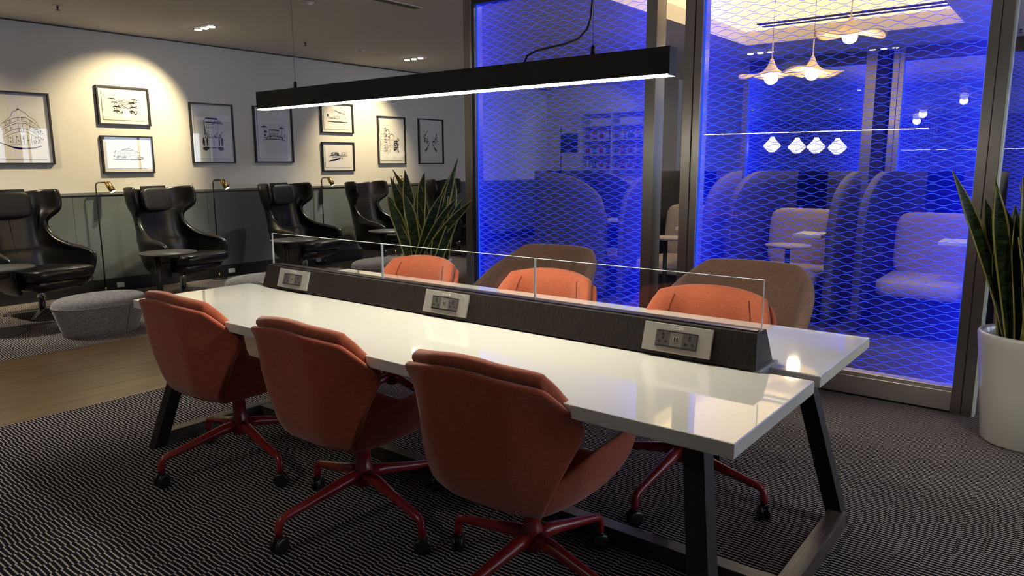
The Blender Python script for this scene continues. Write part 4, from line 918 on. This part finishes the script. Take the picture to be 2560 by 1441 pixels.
# soft wavy-brimmed pendants over the pods
def make_pendant(label, loc, ang):
    t = thing('brimmed_pendant', label, 'pendant light', loc, ang, 'wavy-brimmed pendants over the pods')
    def brim(u, v):
        a = (u + 1) * PI; r = 0.010 + 0.275 * v
        z = 0.120 * (1 - v) ** 7 + 0.048 - 0.030 * v + 0.026 * v * v * math.sin(3 * a) + 0.022 * v * math.sin(a)
        return (r * math.cos(a), r * math.sin(a), z)
    obj('shade', MB().grid(brim, 60, 14), 'pend', t, solid=0.005, soff=0)
    obj('globe', MB().sellip((0, 0, 0.0), (0.062, 0.062, 0.058), 1, 1, 24, 14), 'globe', t)
    obj('rod', MB().tube([(0, 0, 0.14), (0, 0, 0.32)], 0.006, 8), 'pend', t)
    obj('flex', MB().tube([(0, 0, 0.32), (0, 0, CT - loc[2] - 0.0005)], 0.002, 6), 'black_metal', t)
    l = bpy.data.lights.new('pendant_bulb', 'POINT'); l.energy = 9; l.color = WARM; l.shadow_soft_size = 0.06
    o = bpy.data.objects.new('pendant_bulb', l); COL.objects.link(o); o.parent = t; o.location = (0, 0, -0.075)
    return t
make_pendant('wavy-brimmed pendant, lowest left of the three over the pods', (-1.790, 5.25, 2.150), 0.4)
make_pendant('wavy-brimmed pendant, right of the lower pair over the pods', (-1.610, 5.85, 2.225), 2.0)
make_pendant('wavy-brimmed pendant hung highest, near the ceiling coffer', (-1.140, 5.25, 2.440), 1.1)
# white lanterns and dotted screen seen far off through the second glass row
def make_lantern(label, x, y, z):
    t = thing('paper_lantern', label, 'pendant light', (x, y, z), 0, 'white lanterns beyond the far glass')
    obj('shade', MB().lathe([(0.03, 0.15), (0.05, 0.11), (0.135, 0.02), (0.145, 0.0), (0.132, -0.02), (0.05, -0.095), (0.02, -0.10)], 8, smooth=False), 'lantern', t)
    obj('cap', MB().lathe([(0, 0.175), (0.035, 0.175), (0.035, 0.15), (0, 0.15)], 12), 'steel_dark', t)
    obj('flex', MB().tube([(0, 0, 0.17), (0, 0, CZ - z - 0.001)], 0.003, 6), 'black_metal', t)
for (x, z, lb) in ((-3.576, 1.665, 'white lantern standing alone, leftmost beyond the far glass'), (-3.176, 1.640, 'white lantern, left of the touching pair beyond the far glass'), (-2.880, 1.637, 'white lantern, right of the touching pair beyond the far glass'), (-2.560, 1.620, 'white lantern furthest right beyond the far glass')):
    make_lantern(lb, x, 10.6, z)
scr = thing('dotted_screen', 'perforated screen with rows of glinting dots behind the lanterns', 'screen', (-3.6, 13.4, 0))
obj('board', MB().box(-1.2, 3.5, 0, 0.05, 0.0, 2.2), 'felt', scr)
dm = MB()
for r in range(26):
    for k in range(70):
        x = -1.15 + k * 0.045; z = 0.55 + r * 0.062 + 0.05 * math.sin(k * 0.13 + r * 0.3)
        dm.box(x, x + 0.016, -0.006, 0.002, z, z + 0.022)
d = obj('dot_rows', dm, 'beige', scr); d['kind'] = 'stuff'

# ================================================================== FAR LEFT: BOTTLE SHELF AND PICTURE
sh = thing('display_shelf', 'pale open shelf unit with bottles, far behind the left blue panel', 'shelf', (-6.20, 10.06, 0))
for q in (-0.66, -0.02, 0.62): obj('upright', MB().box(q - 0.015, q + 0.015, -0.13, 0.13, 0.9, 2.30), 'shelf_white', sh)
for z in (1.29, 1.55, 1.81, 2.07, 2.29): obj('shelf_board', MB().box(-0.645, 0.605, -0.12, 0.13, z - 0.012, z + 0.012), 'shelf_white', sh)
obj('counter', MB().box(-0.75, 1.0, -0.30, 0.135, 0.86, 0.90), 'white_p', sh); obj('cabinet_body', MB().box(-0.72, 0.98, -0.26, 0.13, 0.0, 0.86), 'felt', sh)
cols = [('bottle_green', (0.10, 0.22, 0.12)), ('bottle_amber', (0.30, 0.14, 0.05)), ('bottle_clear', (0.45, 0.48, 0.50)), ('bottle_red', (0.40, 0.06, 0.08))]
for n_, c_ in cols: M[n_] = plain(n_, c_, 0.2)
rb = random.Random(5); names = {1.302: 'bottom', 1.562: 'second', 1.822: 'third'}
for z in (1.302, 1.562, 1.822):
    for k in range(9):
        x = -0.60 + k * 0.142 + (0.02 if k > 4 else 0); ci = rb.randrange(4)
        t = thing('bottle', '%s bottle, %s from the left on the %s level of the far shelf' % (('green', 'amber', 'clear', 'red')[ci], ('first', 'second', 'third', 'fourth', 'fifth', 'sixth', 'seventh', 'eighth', 'ninth')[k], names[z]), 'bottle', (-6.20 + x, 10.06, z), 0, 'bottles on the far shelf')
        hh = rb.uniform(0.15, 0.20)
        obj('body', MB().lathe([(0, 0), (0.032, 0), (0.032, hh * 0.62), (0.012, hh * 0.78), (0.012, hh), (0, hh)], 12), cols[ci][0], t)
        obj('cap', MB().lathe([(0, hh), (0.014, hh), (0.014, hh + 0.018), (0, hh + 0.018)], 10), 'white_p', t)
pc = thing('landscape_print', 'small dark landscape print, far behind the left blue panel', 'picture', (-7.30, 10.2, 1.61))
obj('canvas', MB().box(-0.185, 0.185, -0.03, 0.0, 0, 0.345), plain('print_blue', (0.05, 0.09, 0.12), 0.6, noise=0.7, nscale=9), pc)
M['print_dark'] = plain('print_dark', (0.02, 0.03, 0.03), 0.6)
obj('painted_hill', MB().prism([(-0.185, 0.0), (0.185, 0.0), (0.185, 0.12), (0.05, 0.18), (-0.06, 0.25), (-0.185, 0.17)], 0.030, 0.032, T=Matrix.Rotation(PI / 2, 4, 'X')), 'print_dark', pc)
struct('trim_3', MB().box(-7.50, -7.49, 10.19, 10.2, 1.1, 2.1), 'skirt')
# header beam above the far glass row
struct('trim_4', MB().box(-3.45, XR, FY + 0.13, FY + 0.25, 2.66, CZ), 'steel_dark')
